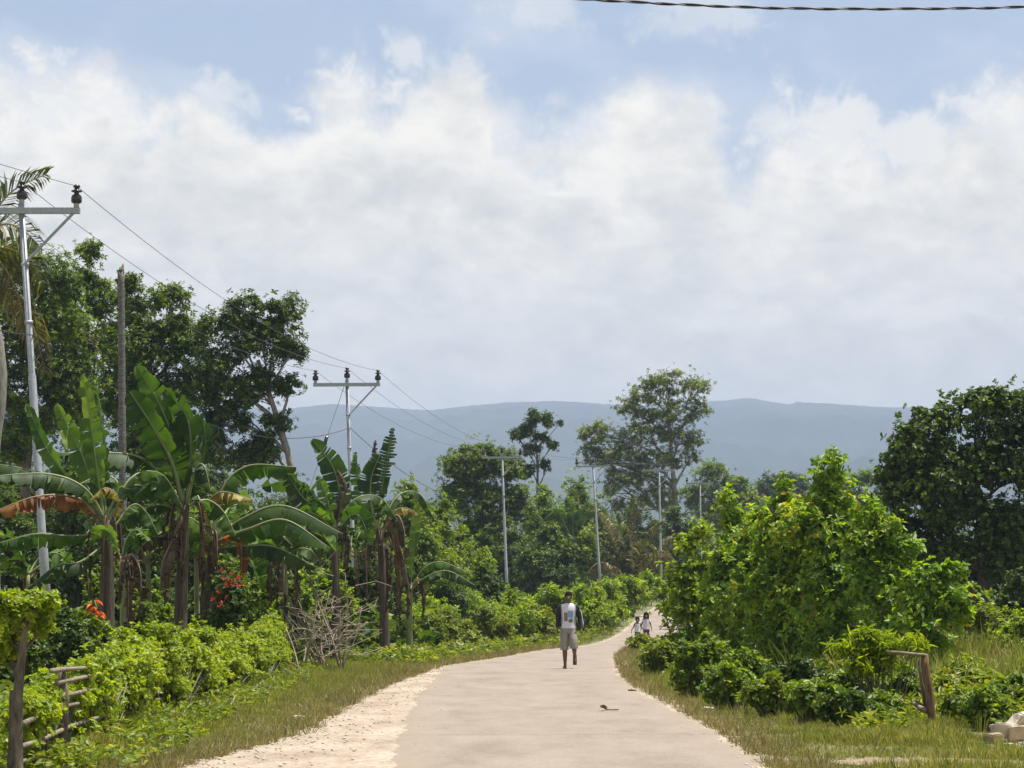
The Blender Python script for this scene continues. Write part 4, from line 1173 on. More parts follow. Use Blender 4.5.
palm("young stemless coconut palm with upright yellowing fronds at the road bend", 166, [(628, 640), (629, 600), (630, 585)], .2, [
    ('palm', .6, [(630, 588), (626, 560), (622, 535), (614, 512)]),
    ('palm_dry', .6, [(630, 588), (632, 560), (634, 530), (640, 504)]),
    ('palm', .8, [(630, 588), (642, 558), (652, 535), (664, 522)]),
    ('palm', .8, [(630, 588), (616, 562), (602, 545), (586, 548)]),
    ('palm_dry', .8, [(630, 588), (646, 566, -1), (660, 556, -1), (674, 562, -1)]),
    ('palm_dry', .9, [(630, 588), (612, 572, -1), (598, 568, -1.4), (588, 582, -1.6)]),
    ('palm', .6, [(630, 588), (636, 562, -1), (646, 546, -1.6), (656, 552, -2)]),
    ('palm_dry', .5, [(630, 588), (620, 560, .5), (612, 535, .6), (600, 515, .8)]),
    ('palm', .5, [(630, 588), (628, 552, .8), (630, 520, 1), (634, 496, 1.2)]),
], .95, "young palms at the road bend")
palm("second young coconut palm beside the fifth steel pole at the road bend", 184, [(652, 630), (652, 592), (652, 580)], .2, [
    ('palm', .7, [(652, 584), (654, 555), (652, 530), (648, 512)]),
    ('palm', .8, [(652, 584), (664, 560), (674, 545), (684, 548)]),
    ('palm_dry', .8, [(652, 584), (666, 575, -1), (674, 574, -1), (682, 588, -1)]),
    ('palm', .8, [(652, 584), (644, 560), (638, 545), (626, 545)]),
    ('palm_dry', .7, [(652, 584), (658, 555, -1), (668, 540, -1.4), (672, 536, -2)]),
], .9, "young palms at the road bend")

# dead coconut trunk
Y = 60
a, c = P(122, 700, Y), P(121, 272, Y)
t = thing("dead_palm_trunk", "tall grey dead palm trunk without a crown, standing in front of the trees", "dead tree", (a[0], Y, g(a[0], Y)))
mb = MB(); pts = spl([(a[0], Y, g(a[0], Y) - .2), P(123, 560, Y), P(122, 400, Y), c], 40)
mb.tube(pts, (.105 - .02 * np.linspace(0, 1, 40)) * (1 + .07 * np.sin(np.arange(40) * 2.6)), 12); mb.build("trunk", M['snag'], t, tuple(t.location), True)
mb = MB(); mb.tube([c, c + (.02, 0, .06), c + (.05, .02, .22)], (.1, .06, .012), 7); mb.tube([c, c + (-.04, 0, .12)], (.05, .01), 6)
mb.build("broken_top", M['bark'], t, tuple(t.location), True)
# ------------------------------------------------------------------ right side bushes
BB = "big leaved saplings on the right bank"
plant("sapling", "tallest bright sapling on the right bank with a spindly top against the hills", "sapling", 41,
      [(832, 462, 14, 15), (828, 482, 22, 15), (836, 505, 33, 20), (815, 535, 42, 33), (850, 540, 40, 33), (830, 585, 55, 40), (840, 640, 50, 37)],
      'leaf_big', T_BIG, .19, trunk=[(840, 695), (838, 600), (834, 520), (832, 462)], trunk_r=.04, trunkmat='stem', lai=2.6, clump=.45, group=BB, fill=.1, twigs=.6)
plant("sapling", "bright sapling with large pale leaves left of the dark domed tree", "sapling", 39.5,
      [(872, 512, 20, 15), (888, 530, 24, 18), (868, 548, 38, 26), (900, 552, 30, 20), (880, 590, 45, 33), (898, 640, 42, 33)],
      'leaf_big', T_BIG, .19, trunk=[(884, 695), (882, 600), (876, 540), (872, 510)], trunk_r=.04, trunkmat='stem', lai=2.6, clump=.45, group=BB, fill=.1, twigs=.6)
plant("sapling", "bright sapling with a narrow pointed top left of the tallest sapling", "sapling", 43,
      [(786, 488, 10, 13), (784, 508, 22, 15), (775, 540, 38, 29), (798, 560, 32, 29), (780, 595, 50, 37), (785, 645, 50, 35)],
      'leaf_big', T_BIG, .19, trunk=[(786, 695), (786, 600), (784, 530), (785, 490)], trunk_r=.035, trunkmat='stem', lai=2.6, clump=.45, group=BB, fill=.1, twigs=.6)
plant("sapling", "slender two peaked sapling rising right of the road bend", "sapling", 47,
      [(727, 500, 10, 12), (731, 520, 18, 15), (742, 545, 28, 22), (726, 575, 30, 29), (752, 590, 32, 29), (738, 630, 45, 35)],
      'leaf_big', T_BIG, .185, trunk=[(738, 690), (738, 600), (732, 540), (727, 500)], trunk_r=.035, trunkmat='stem', lai=2.6, clump=.45, group=BB, fill=.1, twigs=.6)
plant("sapling", "leafy sapling at the inner edge of the road bend hiding the road", "sapling", 56,
      [(690, 545, 18, 15), (702, 530, 13, 13), (686, 575, 25, 22), (706, 565, 22, 20), (680, 605, 25, 24), (704, 610, 32, 31), (688, 640, 30, 24)],
      'leaf_bright', T_BIG, .21, trunk=[(694, 680), (694, 620), (692, 575), (692, 545)], trunk_r=.035, trunkmat='stem', lai=2.8, clump=.45, group=BB, fill=.1, twigs=.6)
plant("sapling", "shaded dense sapling between the slender sapling and the pointed one", "sapling", 45,
      [(758, 545, 25, 20), (760, 575, 28, 26), (765, 620, 38, 37)], 'leaf_mid', T_BIG, .21, trunk=[(760, 690), (760, 620), (759, 570), (758, 545)], trunk_r=.035, trunkmat='stem', lai=2.8, clump=.45, group=BB, fill=.1, twigs=.6)
plant("sapling", "low broad sapling with lime tinted leaves right of the pale leaved sapling", "sapling", 37,
      [(925, 580, 30, 15), (948, 572, 22, 11), (930, 605, 42, 24), (955, 610, 22, 20), (925, 645, 42, 26)],
      'leaf_big', T_BIG, .19, trunk=[(930, 700), (930, 650), (932, 610), (930, 582)], trunk_r=.03, trunkmat='stem', lai=2.6, clump=.45, group=BB, fill=.1, twigs=.6)
plant("sapling", "sapling standing behind the tallest one with leaves below its top", "sapling", 46,
      [(812, 520, 22, 18), (805, 550, 32, 26), (860, 560, 38, 26), (812, 610, 50, 37)], 'leaf_bright', T_BIG, .21, trunk=[(815, 690), (815, 600), (812, 555), (812, 520)], trunk_r=.035, trunkmat='stem', lai=2.8, clump=.45, group=BB, fill=.1, twigs=.6)
plant("sapling", "leafy sapling filling the notch between the tallest and the pointed saplings", "sapling", 42.5,
      [(808, 515, 26, 20), (806, 545, 34, 28), (808, 590, 40, 34)], 'leaf_bright', T_BIG, .18, trunk=[(808, 690), (808, 600), (807, 550), (808, 512)], trunk_r=.03, trunkmat='stem', lai=2.4, clump=.45, group=BB, fill=.1, twigs=.6)
plant("sapling", "leafy sapling filling the notch between the pointed and the slender saplings", "sapling", 44.5,
      [(757, 520, 22, 18), (758, 550, 30, 26), (756, 600, 34, 34)], 'leaf_big', T_BIG, .18, trunk=[(757, 690), (757, 600), (757, 550), (757, 516)], trunk_r=.03, trunkmat='stem', lai=2.4, clump=.45, group=BB, fill=.1, twigs=.6)
many("undergrowth bushes on the right bank", 'weed', T_ROUND, [
    ("dark leafy bush below the inner road bend sapling", 705, 632, 34, 36, 'leaf_mid'),
    ("weedy bush with dry stems halfway along the right bank", 745, 646, 32, 33, 'leaf_mid'),
    ("dark bush under the tallest sapling", 800, 655, 38, 31.5, 'leaf_dark'),
    ("dark green bush left of the broken fence post", 850, 662, 32, 29.5, 'leaf_mid'),
    ("small leaved bush directly behind the broken fence post", 905, 668, 32, 29.2, 'leaf_mid'),
    ("bush right of the broken fence post", 965, 655, 34, 30, 'weed'),
    ("bush behind the limestone blocks", 1012, 672, 30, 27.5, 'leaf_mid'),
    ("olive weedy bush below the dark domed tree", 985, 600, 40, 46, 'weed'),
    ("green bush hiding the dark domed tree's trunk", 968, 578, 34, 54, 'leaf_mid'),
    ("shaded bush right of the dark domed tree's trunk", 1018, 572, 30, 58, 'leaf_dark'),
    ("pale weedy bush at the right edge below the dark domed tree", 1025, 606, 36, 42, 'leaf_bright'),
    ("low dark weed bush at the foot of the slender sapling", 728, 662, 30, 31, 'leaf_mid'),
    ("spreading low weed bush below the pointed sapling", 772, 672, 34, 29, 'weed'),
    ("dense low weed bush in front of the tallest sapling", 818, 676, 34, 27.6, 'leaf_mid'),
    ("small leaved weed bush left of the lime rosettes", 850, 690, 30, 26.4, 'leaf_dark'),
    ("low weed bush between lime rosettes and broken fence post", 880, 690, 26, 27, 'leaf_mid'),
    ("low weed bush at the right foot of the broken fence post", 962, 686, 18, 26.8, 'weed'),
    ("weed bush left of the limestone blocks", 985, 684, 24, 26, 'leaf_mid'),
    ("tiny weed bush at the edge of the grass strip below the inner bend", 690, 664, 22, 36, 'weed'),
    ("low weed bush at the narrowest grass strip by the road bend", 662, 640, 24, 47, 'weed'),
    ("grassy weed bush hiding the children's legs", 643, 634, 15, 80, 'weed'),
    ("leafy weed bush behind the narrowest grass strip", 672, 640, 24, 62, 'leaf_mid'),
])
plant("sapling", "low bright bush with lime leaf rosettes over the broken fence rail", "sapling", 28.3,
      [(868, 638, 20, 9), (850, 648, 16, 9), (886, 650, 18, 10), (915, 646, 12, 10), (870, 664, 30, 16)], 'leaf_lime', T_LONG, .17, 876, "undergrowth bushes on the right bank",
      None, .015, 'stem', lai=3.6, part='foliage', stempart='stem', stems=3, twigs=.8)

# ------------------------------------------------------------------ grass and weeds on both verges
def verge(n, xlo, xhi, y0, y1, ypow):
    t = rng.random(n) ** ypow
    y = y0 + (y1 - y0) * t
    x = xlo(y) + (xhi(y) - xlo(y)) * rng.random(n)
    return x, y


def patch(x, y, k=1.1, s=0.0): return sn(x, y, k, s) * .5 + .5


gb = MB()
for xlo, xhi, y0, y1, n, far in ((lambda y: hx(y) - .2, lambda y: roadL(y) + .12, 18.2, 58, 42000, 0), (lambda y: roadL(y) - 3.3, lambda y: roadL(y) + .1, 55, 125, 12000, 1),
                                 (lambda y: roadR(y) - .14, lambda y: roadR(y) + 2.4, 18.2, 58, 40000, 0), (lambda y: roadR(y) - .15, lambda y: roadR(y) + 2.0, 56, 120, 7000, 1),
                                 (lambda y: roadR(y) + 2.0, lambda y: roadR(y) + 6.5, 20, 50, 9000, 0)):
    x, y = verge(n, xlo, xhi, y0, y1, 1.5)
    dist = np.maximum(roadL(y) - x, x - roadR(y))
    dens = smooth((dist + .12) / .5) * (.35 + .75 * patch(x, y, .9, 2.0))
    bare = 1.3 * np.exp(-(((x - 3.7) / 1.2) ** 2 + ((y - 20.2) / 1.2) ** 2)) + np.exp(-(((x - 4.25) / .6) ** 2 + ((y - 24.6) / .4) ** 2))
    bare = bare + 1.0 * ((x > 4.35) & (x < 5.8) & (y > 21.8) & (y < 23.6))
    k = rng.random(n) < dens * (1 - .93 * np.clip(bare, 0, 1))
    x, y, dist = x[k], y[k], dist[k]
    h = (.018 + .075 * patch(x, y, 1.3, 5.0) ** 2) * (.55 + .6 * smooth(dist / 1.4)) * rng.uniform(.6, 1.5, len(x)) * (1.15 if far else 1)
    nn = np.stack((rng.normal(size=len(x)) * .15, rng.normal(size=len(x)) * .15, np.ones(len(x))), -1)
    scatter(gb, T_GRASS, np.stack((x, y, G(x, y)), -1), nn, h * 1.25 * (1 + y / 70))
tag(gb.build("grass", M['grass']), kind='stuff')

gb = MB()
for left in (True, False):
    n = 5500
    y = 18.2 + 70 * rng.random(n) ** 1.6
    d = rng.exponential(.45, n)
    x = np.where(left, roadL(y) - d + .12, roadR(y) + d - .12)
    k = (rng.random(n) < .15 + .9 * (patch(x, y, 1.6, 9.0) > .55)) & ((x > hx(y)) | (y > 58)) & ~((x > 4.35) & (x < 5.8) & (y > 21.8) & (y < 23.6)) & ~((np.abs(x - 3.7) < 1.1) & (np.abs(y - 20.2) < 1.2) & (rng.random(n) < .85))
    x, y = x[k], y[k]
    nn = np.stack((rng.normal(size=len(x)) * .5, rng.normal(size=len(x)) * .5, np.ones(len(x))), -1)
    scatter(gb, T_GRASS, np.stack((x, y, G(x, y)), -1), nn, rng.uniform(.04, .13, len(x)) * (1 + y / 80))
tag(gb.build("dry_grass", M['straw']), kind='stuff')

gb = MB()
for xc, yc, rx, ry, n, hh in ((8.6, 42, 2.6, 3, 900, .95), (6.6, 34, 1.2, 3, 500, .8), (9.5, 48, 3, 4, 700, 1.1), (3.3, 33, .5, 4, 320, .22), (2.9, 42, .4, 7, 420, .25), (-3.2, 46, .6, 10, 500, .22), (5.6, 27, .8, 1.5, 300, .28)):
    x = xc + rx * rng.normal(size=n) * .6; y = yc + ry * rng.normal(size=n) * .6
    k = (x - roadR(y) > .25) | (roadL(y) - x > .25); x, y = x[k], y[k]
    nn = np.stack((rng.normal(size=len(x)) * .2, rng.normal(size=len(x)) * .2, np.ones(len(x))), -1)
    scatter(gb, T_TALL, np.stack((x, y, G(x, y)), -1), nn, hh * rng.uniform(.5, 1.15, len(x)))
tag(gb.build("tall_grass", M['grass']), kind='stuff')

gb = MB()
for xlo, xhi, y0, y1, n, hm, sz in ((lambda y: hx(y) - .1, lambda y: hx(y) + 1.1, 19, 60, 1900, .2, .11), (lambda y: roadL(y) - 3.0, lambda y: roadL(y) - .7, 58, 120, 2600, .45, .22),
                                    (lambda y: roadR(y) + 1.3, lambda y: roadR(y) + 3.4, 25, 62, 4200, .28, .11), (lambda y: roadR(y) + 2.8, lambda y: roadR(y) + 7, 25, 60, 5500, .6, .14),
                                    (lambda y: roadR(y) + .6, lambda y: roadR(y) + 3.4, 44, 110, 2200, .5, .19), (lambda y: hx(y) - 4, lambda y: hx(y) - .3, 20, 60, 3200, .4, .2)):
    x, y = verge(n, xlo, xhi, y0, y1, 1.3)
    k = (rng.random(n) < .25 + .9 * patch(x, y, .8, 7.0)) & ~((x > 4.2) & (x < 5.8) & (y > 19) & (y < 24)) & ~((np.abs(x - 4.6) < .45) & (y > 23) & (y < 26.4)); x, y = x[k], y[k]
    z = G(x, y) + .03 + hm * rng.random(len(x)) ** 1.5 * (.4 + .8 * patch(x, y, .6, 1.0))
    nn = np.stack((rng.normal(size=len(x)) * .4, rng.normal(size=len(x)) * .4 - .15, np.ones(len(x))), -1)
    scatter(gb, T_ROUND + T_LONG, np.stack((x, y, z), -1), nn, sz * rng.uniform(.6, 1.3, len(x)))
tag(gb.build("weeds", M['weed']), kind='stuff')

# floor of the thicket far from the road: low cover so that no bare ground shows between trunks
gb = MB()
x = rng.uniform(-34, 60, 15000); y = rng.uniform(60, 260, 15000)
k = (x < roadL(y) - 2.5) | (x > roadR(y) + 3); x, y = x[k], y[k]
scatter(gb, T_ROUND, np.stack((x, y, G(x, y) + rng.uniform(.1, 1.3, len(x))), -1), np.stack((rng.normal(size=len(x)) * .4, rng.normal(size=len(x)) * .4, np.ones(len(x))), -1), rng.uniform(.5, 1.0, len(x)))
tag(gb.build("ground_cover", M['leaf_dark']), kind='stuff')

# loose stones on the gravel
gb = MB()
for i in range(900):
    yy = 18.5 + 45 * rng.random() ** 1.6
    side = rng.random() < .75
    xx = float(roadL(yy)) + abs(rng.normal()) * .5 if side else float(roadR(yy)) - abs(rng.normal()) * .16
    r = rng.uniform(.005, .015)
    gb.ellipsoid((xx, yy, 0.03 + r * .4), (r * rng.uniform(.8, 1.6), r, r * .7), 6, 4)
tag(gb.build("loose_gravel", M['stone']), kind='stuff')

# ------------------------------------------------------------------ steel poles
H0 = 8.7
pole = thing("utility_pole", "nearest and largest galvanised steel power pole, leaning left behind the hedge", "utility pole", group="galvanised steel power poles along the road")
mb = MB()
mb.tube([(0, 0, -.3), (0, 0, 2.6), (0, 0, 2.65), (0, 0, 5.6), (0, 0, 5.65), (0, 0, H0 + .12)], (.086, .086, .073, .073, .060, .058), 14)
mb.build("pole", M['galv'], pole, smooth_=True)
mb = MB(); mb.box((0, -.09, H0 - .03), (2.2, .09, .11)); mb.build("crossarm", M['galv'], pole)
mb = MB(); mb.tube([(.98, -.09, H0 - .07), (.1, -.075, H0 - 1.0)], .028, 6); mb.build("brace", M['galv'], pole)
for zz in (H0 - 1.02, H0 - 2.1, H0 - .05):
    mb = MB(); mb.tube([(0, 0, zz - .03), (0, 0, zz + .03)], .078, 14); mb.build("clamp_band", M['galv'], pole, smooth_=True)
INS = []
for x in (-1.03, 0, 1.03):
    z = H0 + (.03 if x else .12)
    yy = -.09 if x else 0
    mb = MB(); mb.tube([(x, yy, z - .02), (x, yy, z + .12)], .05, 10)
    o = mb.build("insulator_pin", M['galv'], pole, smooth_=True)
    mb = MB()
    prof = [(.07, .08), (.098, .10), (.10, .19), (.08, .23), (.045, .25), (.05, .285), (.1, .295), (.1, .315), (.045, .33), (.045, .37), (.07, .385), (.05, .42), (.02, .43)]
    a = np.arange(14) * 2 * PI / 14
    mb.loft([np.stack((x + r * np.cos(a), yy + r * np.sin(a), np.full(14, z + h)), -1) for r, h in prof])
    mb.build("insulator", M['ceramic'], pole, smooth_=True)
    INS.append((x, yy, z + .40))

defs = [((55, 700), (21.5, 210), 44, 0.0, None),
        ((357.5, 700), (347, 384), 85, -.06, "second steel power pole, rising from the bright bushes beside the ragged banana plant"),
        ((508, 700), (502, 457), 133, -.16, "third steel power pole, in front of the rounded mid green tree"),
        ((601, 700), (593, 466), 156, -.2, "fourth steel power pole, beside the young coconut palm left of the tallest tree"),
        ((661, 700), (659, 470), 178, -.22, "fifth steel power pole, in front of the tallest tree's crown"),
        ((701, 700), (700, 483), 215, -.22, "farthest and smallest steel power pole, right of the tallest tree's trunk")]
poles = []; levs = []
for (bx, by), (tx, ty), Y, yaw, lab in defs:
    if lab is None: o = pole
    else:
        o = pole.copy(); COL.objects.link(o); o['label'] = lab
        for ch in pole.children:
            c = ch.copy(); COL.objects.link(c); c.parent = o
    top = Vector(P(tx, ty, Y))
    s = Y / F
    base = Vector(((bx - 512) * s, Y, 0)); base.z = g(base.x, Y)
    d = top - base
    # true base under the leaning line
    o.location = base
    rot = Vector((0, 0, 1)).rotation_difference(d.normalized()).to_matrix() @ Matrix.Rotation(yaw, 3, 'Z')
    o.rotation_euler = rot.to_euler()
    sc = d.length / H0
    o.scale = (sc, sc, sc)
    # the crossarm is bolted on level although the shaft leans
    lev = math.atan2(d.x, d.z)
    LV = Matrix.Translation((0, 0, H0)) @ Matrix.Rotation(-lev, 4, 'Y') @ Matrix.Translation((0, 0, -H0))
    for ch in o.children:
        if ch.name.split('.')[0] in ('crossarm', 'brace', 'insulator', 'insulator_pin'): ch.matrix_basis = LV
    poles.append(Matrix.Translation(base) @ rot.to_4x4() @ Matrix.Scale(sc, 4))
    levs.append(LV)


def catenary(a, c, sag, n=24):
    t = np.linspace(0, 1, n)[:, None]
    return np.asarray(a) + (np.asarray(c) - np.asarray(a)) * t - np.array((0, 0, 1)) * sag * 4 * t * (1 - t)


prev = [(-17.5, 17, 8.9), (-16.5, 16.2, 8.9), (-15.4, 15.4, 8.9)]
nm = ["left", "middle", "right"]
for i in range(3):
    pts = [catenary(prev[i], poles[0] @ levs[0] @ Vector(INS[i]), .35)]
    for k in range(5):
        pts.append(catenary(poles[k] @ levs[k] @ Vector(INS[i]), poles[k + 1] @ levs[k + 1] @ Vector(INS[i]), (.62, .7, .2, .2, .3)[k])[1:])
    mb = MB(); mb.tube(np.concatenate(pts), .0065, 5)
    tag(mb.build("power_line", M['wire']), f"thin bare power line carried on the {nm[i]} insulators of the steel poles", "power line", "bare power lines on the steel poles")
pts = []
att = [Vector((.06, -.1, H0 - 2.35)), Vector((.06, -.1, H0 - 1.45)), Vector((.05, -.1, H0 - 2.2)), Vector((.05, -.1, H0 - 2.2))]
w0 = [P(-60, 306, 36)] + [poles[k] @ att[k] for k in range(4)]
for k in range(4):
    pts.append(catenary(w0[k], w0[k + 1], (.1, 1.0, 1.1, .3)[k])[(1 if k else 0):])
mb = MB(); mb.tube(np.concatenate(pts), .010, 5)
tag(mb.build("power_line", M['black']), "lower dark insulated cable clamped to the pole shafts below the crossarms", "cable")
# guy wire with its insulator
t0 = poles[1] @ Vector((-.1, -.05, H0 - .1))
gx, gy = -6.6, 79.5
gw = thing("guy_wire", "steel guy wire with a small dark insulator, running down from the second steel pole", "guy wire", (gx, gy, g(gx, gy)))
a, c = np.array(t0), np.array((gx - 1.0, gy, g(gx, gy)))
c = P(309, 490, 83.0); c = a + (c - a) * ((a[2] - g(gx, gy)) / (a[2] - c[2]))
gw.location = (c[0], c[1], g(c[0], c[1])); org = tuple(gw.location)
mb = MB(); mb.tube(np.linspace(a, c, 6), .012, 5); mb.build("wire", M['wire'], gw, org)
q = a + (c - a) * (55 / (a[2] - c[2]) * 85 / F)
mb = MB(); dd = norm(c - a); mb.tube([q - dd * .16, q - dd * .12, q + dd * .12, q + dd * .16], (.03, .065, .065, .03), 8); mb.build("insulator", M['ceramic'], gw, org, True)

# twisted service cable overhead
n = 420
xx = np.linspace(-9, 13, n)
zc = [P(p_, q_, 25)[2] for p_, q_ in ((620, 0), (720, 4.5), (830, 6.2), (1024, 3))]
zz = np.interp(xx, [-9, -1, 1.12, 2.17, 3.31, 5.33, 13], [zc[0] + .42, zc[0] + .10] + zc + [zc[3] + .45])
zz = np.convolve(np.pad(zz, 14, 'edge'), np.ones(29) / 29, 'valid')
yy = 25 + xx * .04
ang = xx * 2 * PI / .58
root = thing("overhead_cable", "thick twisted dark service cable crossing the sky at the top right", "cable", (xx[0], yy[0], zz[0])); org = tuple(root.location)
mb = MB(); mb.tube(np.stack((xx, yy + .009 * np.cos(ang), zz + .009 * np.sin(ang)), -1), .0105, 6); mb.build("strand", M['black'], root, org, True)
mb = MB(); mb.tube(np.stack((xx, yy - .009 * np.cos(ang), zz - .009 * np.sin(ang)), -1), .0075, 6); mb.build("strand", M['grey_cable'], root, org, True)

# ------------------------------------------------------------------ brush pile
Y = 52
cb = P(322, 655, Y)
root = thing("brush_pile", "pile of dry bare branches on the verge at the hedge's far end", "brush pile", (cb[0], Y, g(cb[0], Y))); org = tuple(root.location)
fan = [(272, 570), (285, 588), (300, 562), (310, 585), (318, 575), (330, 590), (345, 573), (352, 600), (362, 606), (340, 612), (298, 600), (288, 615), (368, 622), (308, 610)]
for k, (px, py) in enumerate(fan):
    q = P(px, py, Y + rng.uniform(-.8, .9)); st = P(rng.uniform(300, 345), 664, Y + rng.uniform(-.6, .6)); st[2] = g(st[0], st[1]) - .02
    mb = MB(); mid = (q + st) / 2 + rng.normal(size=3) * .12
    mb.tube(spl([st, mid, q], 9), np.linspace(.024, .008, 9), 6)
    mb.build("branch", M['twig'], root, org, True)
mb = MB()
for k in range(150):
    px = 322 + rng.normal() * 19; py = 656 - abs(rng.normal()) * 30
    a = P(px, py, Y + rng.normal() * .6)
    d = norm(np.array((rng.normal() * 1.1 + (px - 322) / 40, rng.normal() * .8, .55 + rng.normal() * .45)))
    L = rng.uniform(.25, .95)
    a[2] = max(a[2], g(a[0], a[1]) + .02)
    b1 = a + d * L * .5 + rng.normal(size=3) * .06; c = a + d * L + rng.normal(size=3) * .14
    c[2] = max(c[2], g(c[0], c[1]) + .02)
    mb.tube([a, b1, c], (.009, .007, .004), 4, False)
o = mb.build("twigs", M['twig'], root, org); o['kind'] = 'stuff'
# fallen sticks at the foot of the pile
for lab, p, q, r in (("pale split stick leaning at the foot of the brush pile", P(300, 650, 50), P(286, 628, 50.6), .022), ("bare stick lying on the grass below the hedge, tilted up", P(226, 720, 30.6), P(235, 697, 30.9), .014),
                     ("short stick lying across the grass below the brush pile", P(308, 670, 48), P(290, 662, 48.4), .014)):
    p[2] = g(p[0], p[1]) + .02
    mb = MB(); o0 = tuple(p); mb.tube(spl([p, (p + q) / 2 + (.02, 0, .03), q], 6), np.linspace(r, r * .5, 6), 6)
    ob = mb.build("stick", M['twig'], None, o0, True); ob.location = o0
    tag(ob, lab, "stick", "loose sticks on the verge")

# ------------------------------------------------------------------ flowers
Y = 43.5
cb = P(226, 640, Y)
root = plant("flower_bush", "bush with scarlet flower heads between the banana stems and the hedge", "flowering bush", Y,
             [(225, 590, 18, 18), (235, 605, 20, 20), (222, 620, 22, 18)], 'leaf_dark', T_ROUND, .17, 226, None, None, .015, 'stem', lai=3.4, part='foliage', stempart='stem', stems=3)
org = tuple(root.location)
for px, py in ((224, 578), (229, 580), (237, 579), (240, 577), (226, 586), (219, 592), (219, 606), (221, 603), (233, 584), (213, 599), (228, 597), (238, 585), (231, 573), (223, 570), (244, 583)):
    q = P(px, py, Y - .75 + rng.normal() * .08); mb = MB()
    m = 9; scatter(mb, [leaf_tpl(1, .5, .1, .2, 2)], q + rng.normal(size=(m, 3)) * .014, rng.normal(size=(m, 3)) + (0, -.6, .4), .05)
    mb.build("flower", M['red'], root, org)
Y = 38.2
cb = P(96, 640, Y)
root = thing("flower_plant", "stem with hanging orange flower bracts below the leftmost banana plant", "flowering plant", (cb[0], Y, g(cb[0], Y))); org = tuple(root.location)
mb = MB(); mb.tube(spl([org, P(93, 620, Y), P(95, 600, Y - .1), P(97, 610, Y - .2)], 8), .012, 5); mb.build("stem", M['stem'], root, org, True)
for k, (px, py) in enumerate(((93, 604), (96, 607), (93, 610), (97, 612), (99, 614), (95, 600))):
    mb = MB(); q = P(px, py, Y - .3)
    mb.add(*place(leaf_tpl(.16, .07, .3, .2, 3), q, 1.2 + .7 * k, -.4, 0)); mb.add(*place(leaf_tpl(.15, .06, .3, .2, 3), q, 2.6 + .7 * k, -.2, 0)); mb.build("bract", M['orange'], root, org)

# ------------------------------------------------------------------ broken fence on the right
Y = 26.2
bt, tp = P(935, 731, Y), P(924, 655, Y)
root = thing("broken_fence", "broken fence of one leaning brown post with a pale top rail and a short stub", "fence", (bt[0], Y, g(bt[0], Y))); org = tuple(root.location)
bt[2] = g(bt[0], Y) - .1
mb = MB(); pts = np.linspace(bt, tp, 9); pts[:, 0] += .006 * np.sin(np.arange(9) * 1.7)
mb.tube(pts, np.linspace(.05, .043, 9) * (1 + .05 * np.sin(np.arange(9) * 2.2)), 12); mb.build("post", M['post'], root, org, True)
mb = MB(); mb.tube([tp - (0, 0, .005), tp + (0, 0, .012)], (.040, .038), 10); mb.build("post_cap", M['post_end'], root, org)
mb = MB(); mb.tube([tp + (.01, -.045, .0), P(912, 654, Y - .04), P(899, 652.5, Y), P(886, 651.5, Y + .02)], (.016, .018, .016, .012), 8); mb.build("rail", M['bamboo'], root, org, True)
mb = MB(); mb.tube([P(927, 711, Y), P(920, 708, Y + .1), P(913, 703, Y + .15)], (.034, .03, .022), 8); mb.build("rail_stub", M['bamboo'], root, org, True)
mb = MB(); mb.tube([P(927, 712, Y + .14), P(922, 685, Y + .13), P(919, 659, Y + .1)], (.024, .022, .018), 7); mb.build("prop", M['bark'], root, org, True)

# ------------------------------------------------------------------ limestone blocks
def rock(label, px0, py0, px1, py1, Y, dep, rz=0.0, seed=0, peak=0.0, mat='stone'):
    r = random.Random(seed)
    a, c = P(px0, py0, Y), P(px1, py1, Y)
    cx, cz = (a[0] + c[0]) / 2, (a[2] + c[2]) / 2
    hx_, hz_ = (c[0] - a[0]) / 2, (a[2] - c[2]) / 2
    bm = bmesh.new(); bmesh.ops.create_cube(bm, size=2)
    for v in bm.verts:
        v.co = Vector((v.co.x * hx_ * r.uniform(.74, 1.02), v.co.y * dep / 2 * r.uniform(.85, 1.02), v.co.z * hz_ * r.uniform(.74, 1.0)))
        if peak and v.co.z > 0: v.co.x *= 1 - peak; v.co.x += peak * .15 * hx_
    bmesh.ops.bevel(bm, geom=bm.edges[:], offset=min(hx_, hz_) * .16, segments=2, affect='EDGES')
    bmesh.ops.subdivide_edges(bm, edges=bm.edges[:], cuts=2, use_grid_fill=True)
    for v in bm.verts:
        p = v.co * 14
        v.co += v.co.normalized() * .018 * (math.sin(p.x + seed) * math.cos(p.y * 1.3 + seed) + math.sin(p.z * 1.7 + p.x))
    me = bpy.data.meshes.new("limestone_block"); bm.to_mesh(me); bm.free(); me.materials.append(M[mat])
    o = bpy.data.objects.new("limestone_block", me); COL.objects.link(o); o.location = (cx, Y + dep / 2, cz); o.rotation_euler = (0, 0, rz)
    tag(o, label, "stone", "pale limestone blocks heaped at the right edge")


rock("pointed pale limestone block on top of the heap", 1007, 714, 1040, 729, 23.3, .30, .1, 1, .7)
rock("squarish white limestone block at the left of the heap's upper course", 994, 724, 1010, 740, 23.2, .26, .15, 2)
rock("rounded tan limestone block in the heap's upper right", 1008, 726, 1048, 742, 23.1, .34, -.1, 3, 0, 'stone_tan')
rock("small brownish limestone block at the left foot of the heap", 988, 735, 1000, 750, 23.0, .2, .3, 4, 0, 'stone_brown')
rock("flat limestone slab low in front of the heap", 995, 744, 1022, 755, 22.8, .3, .05, 5)
rock("large low limestone block at the bottom right of the heap", 1015, 742, 1060, 758, 22.9, .4, -.05, 6)
rock("thin limestone slab wedged between the heap's two courses", 998, 739, 1020, 745, 23.15, .3, .02, 7)

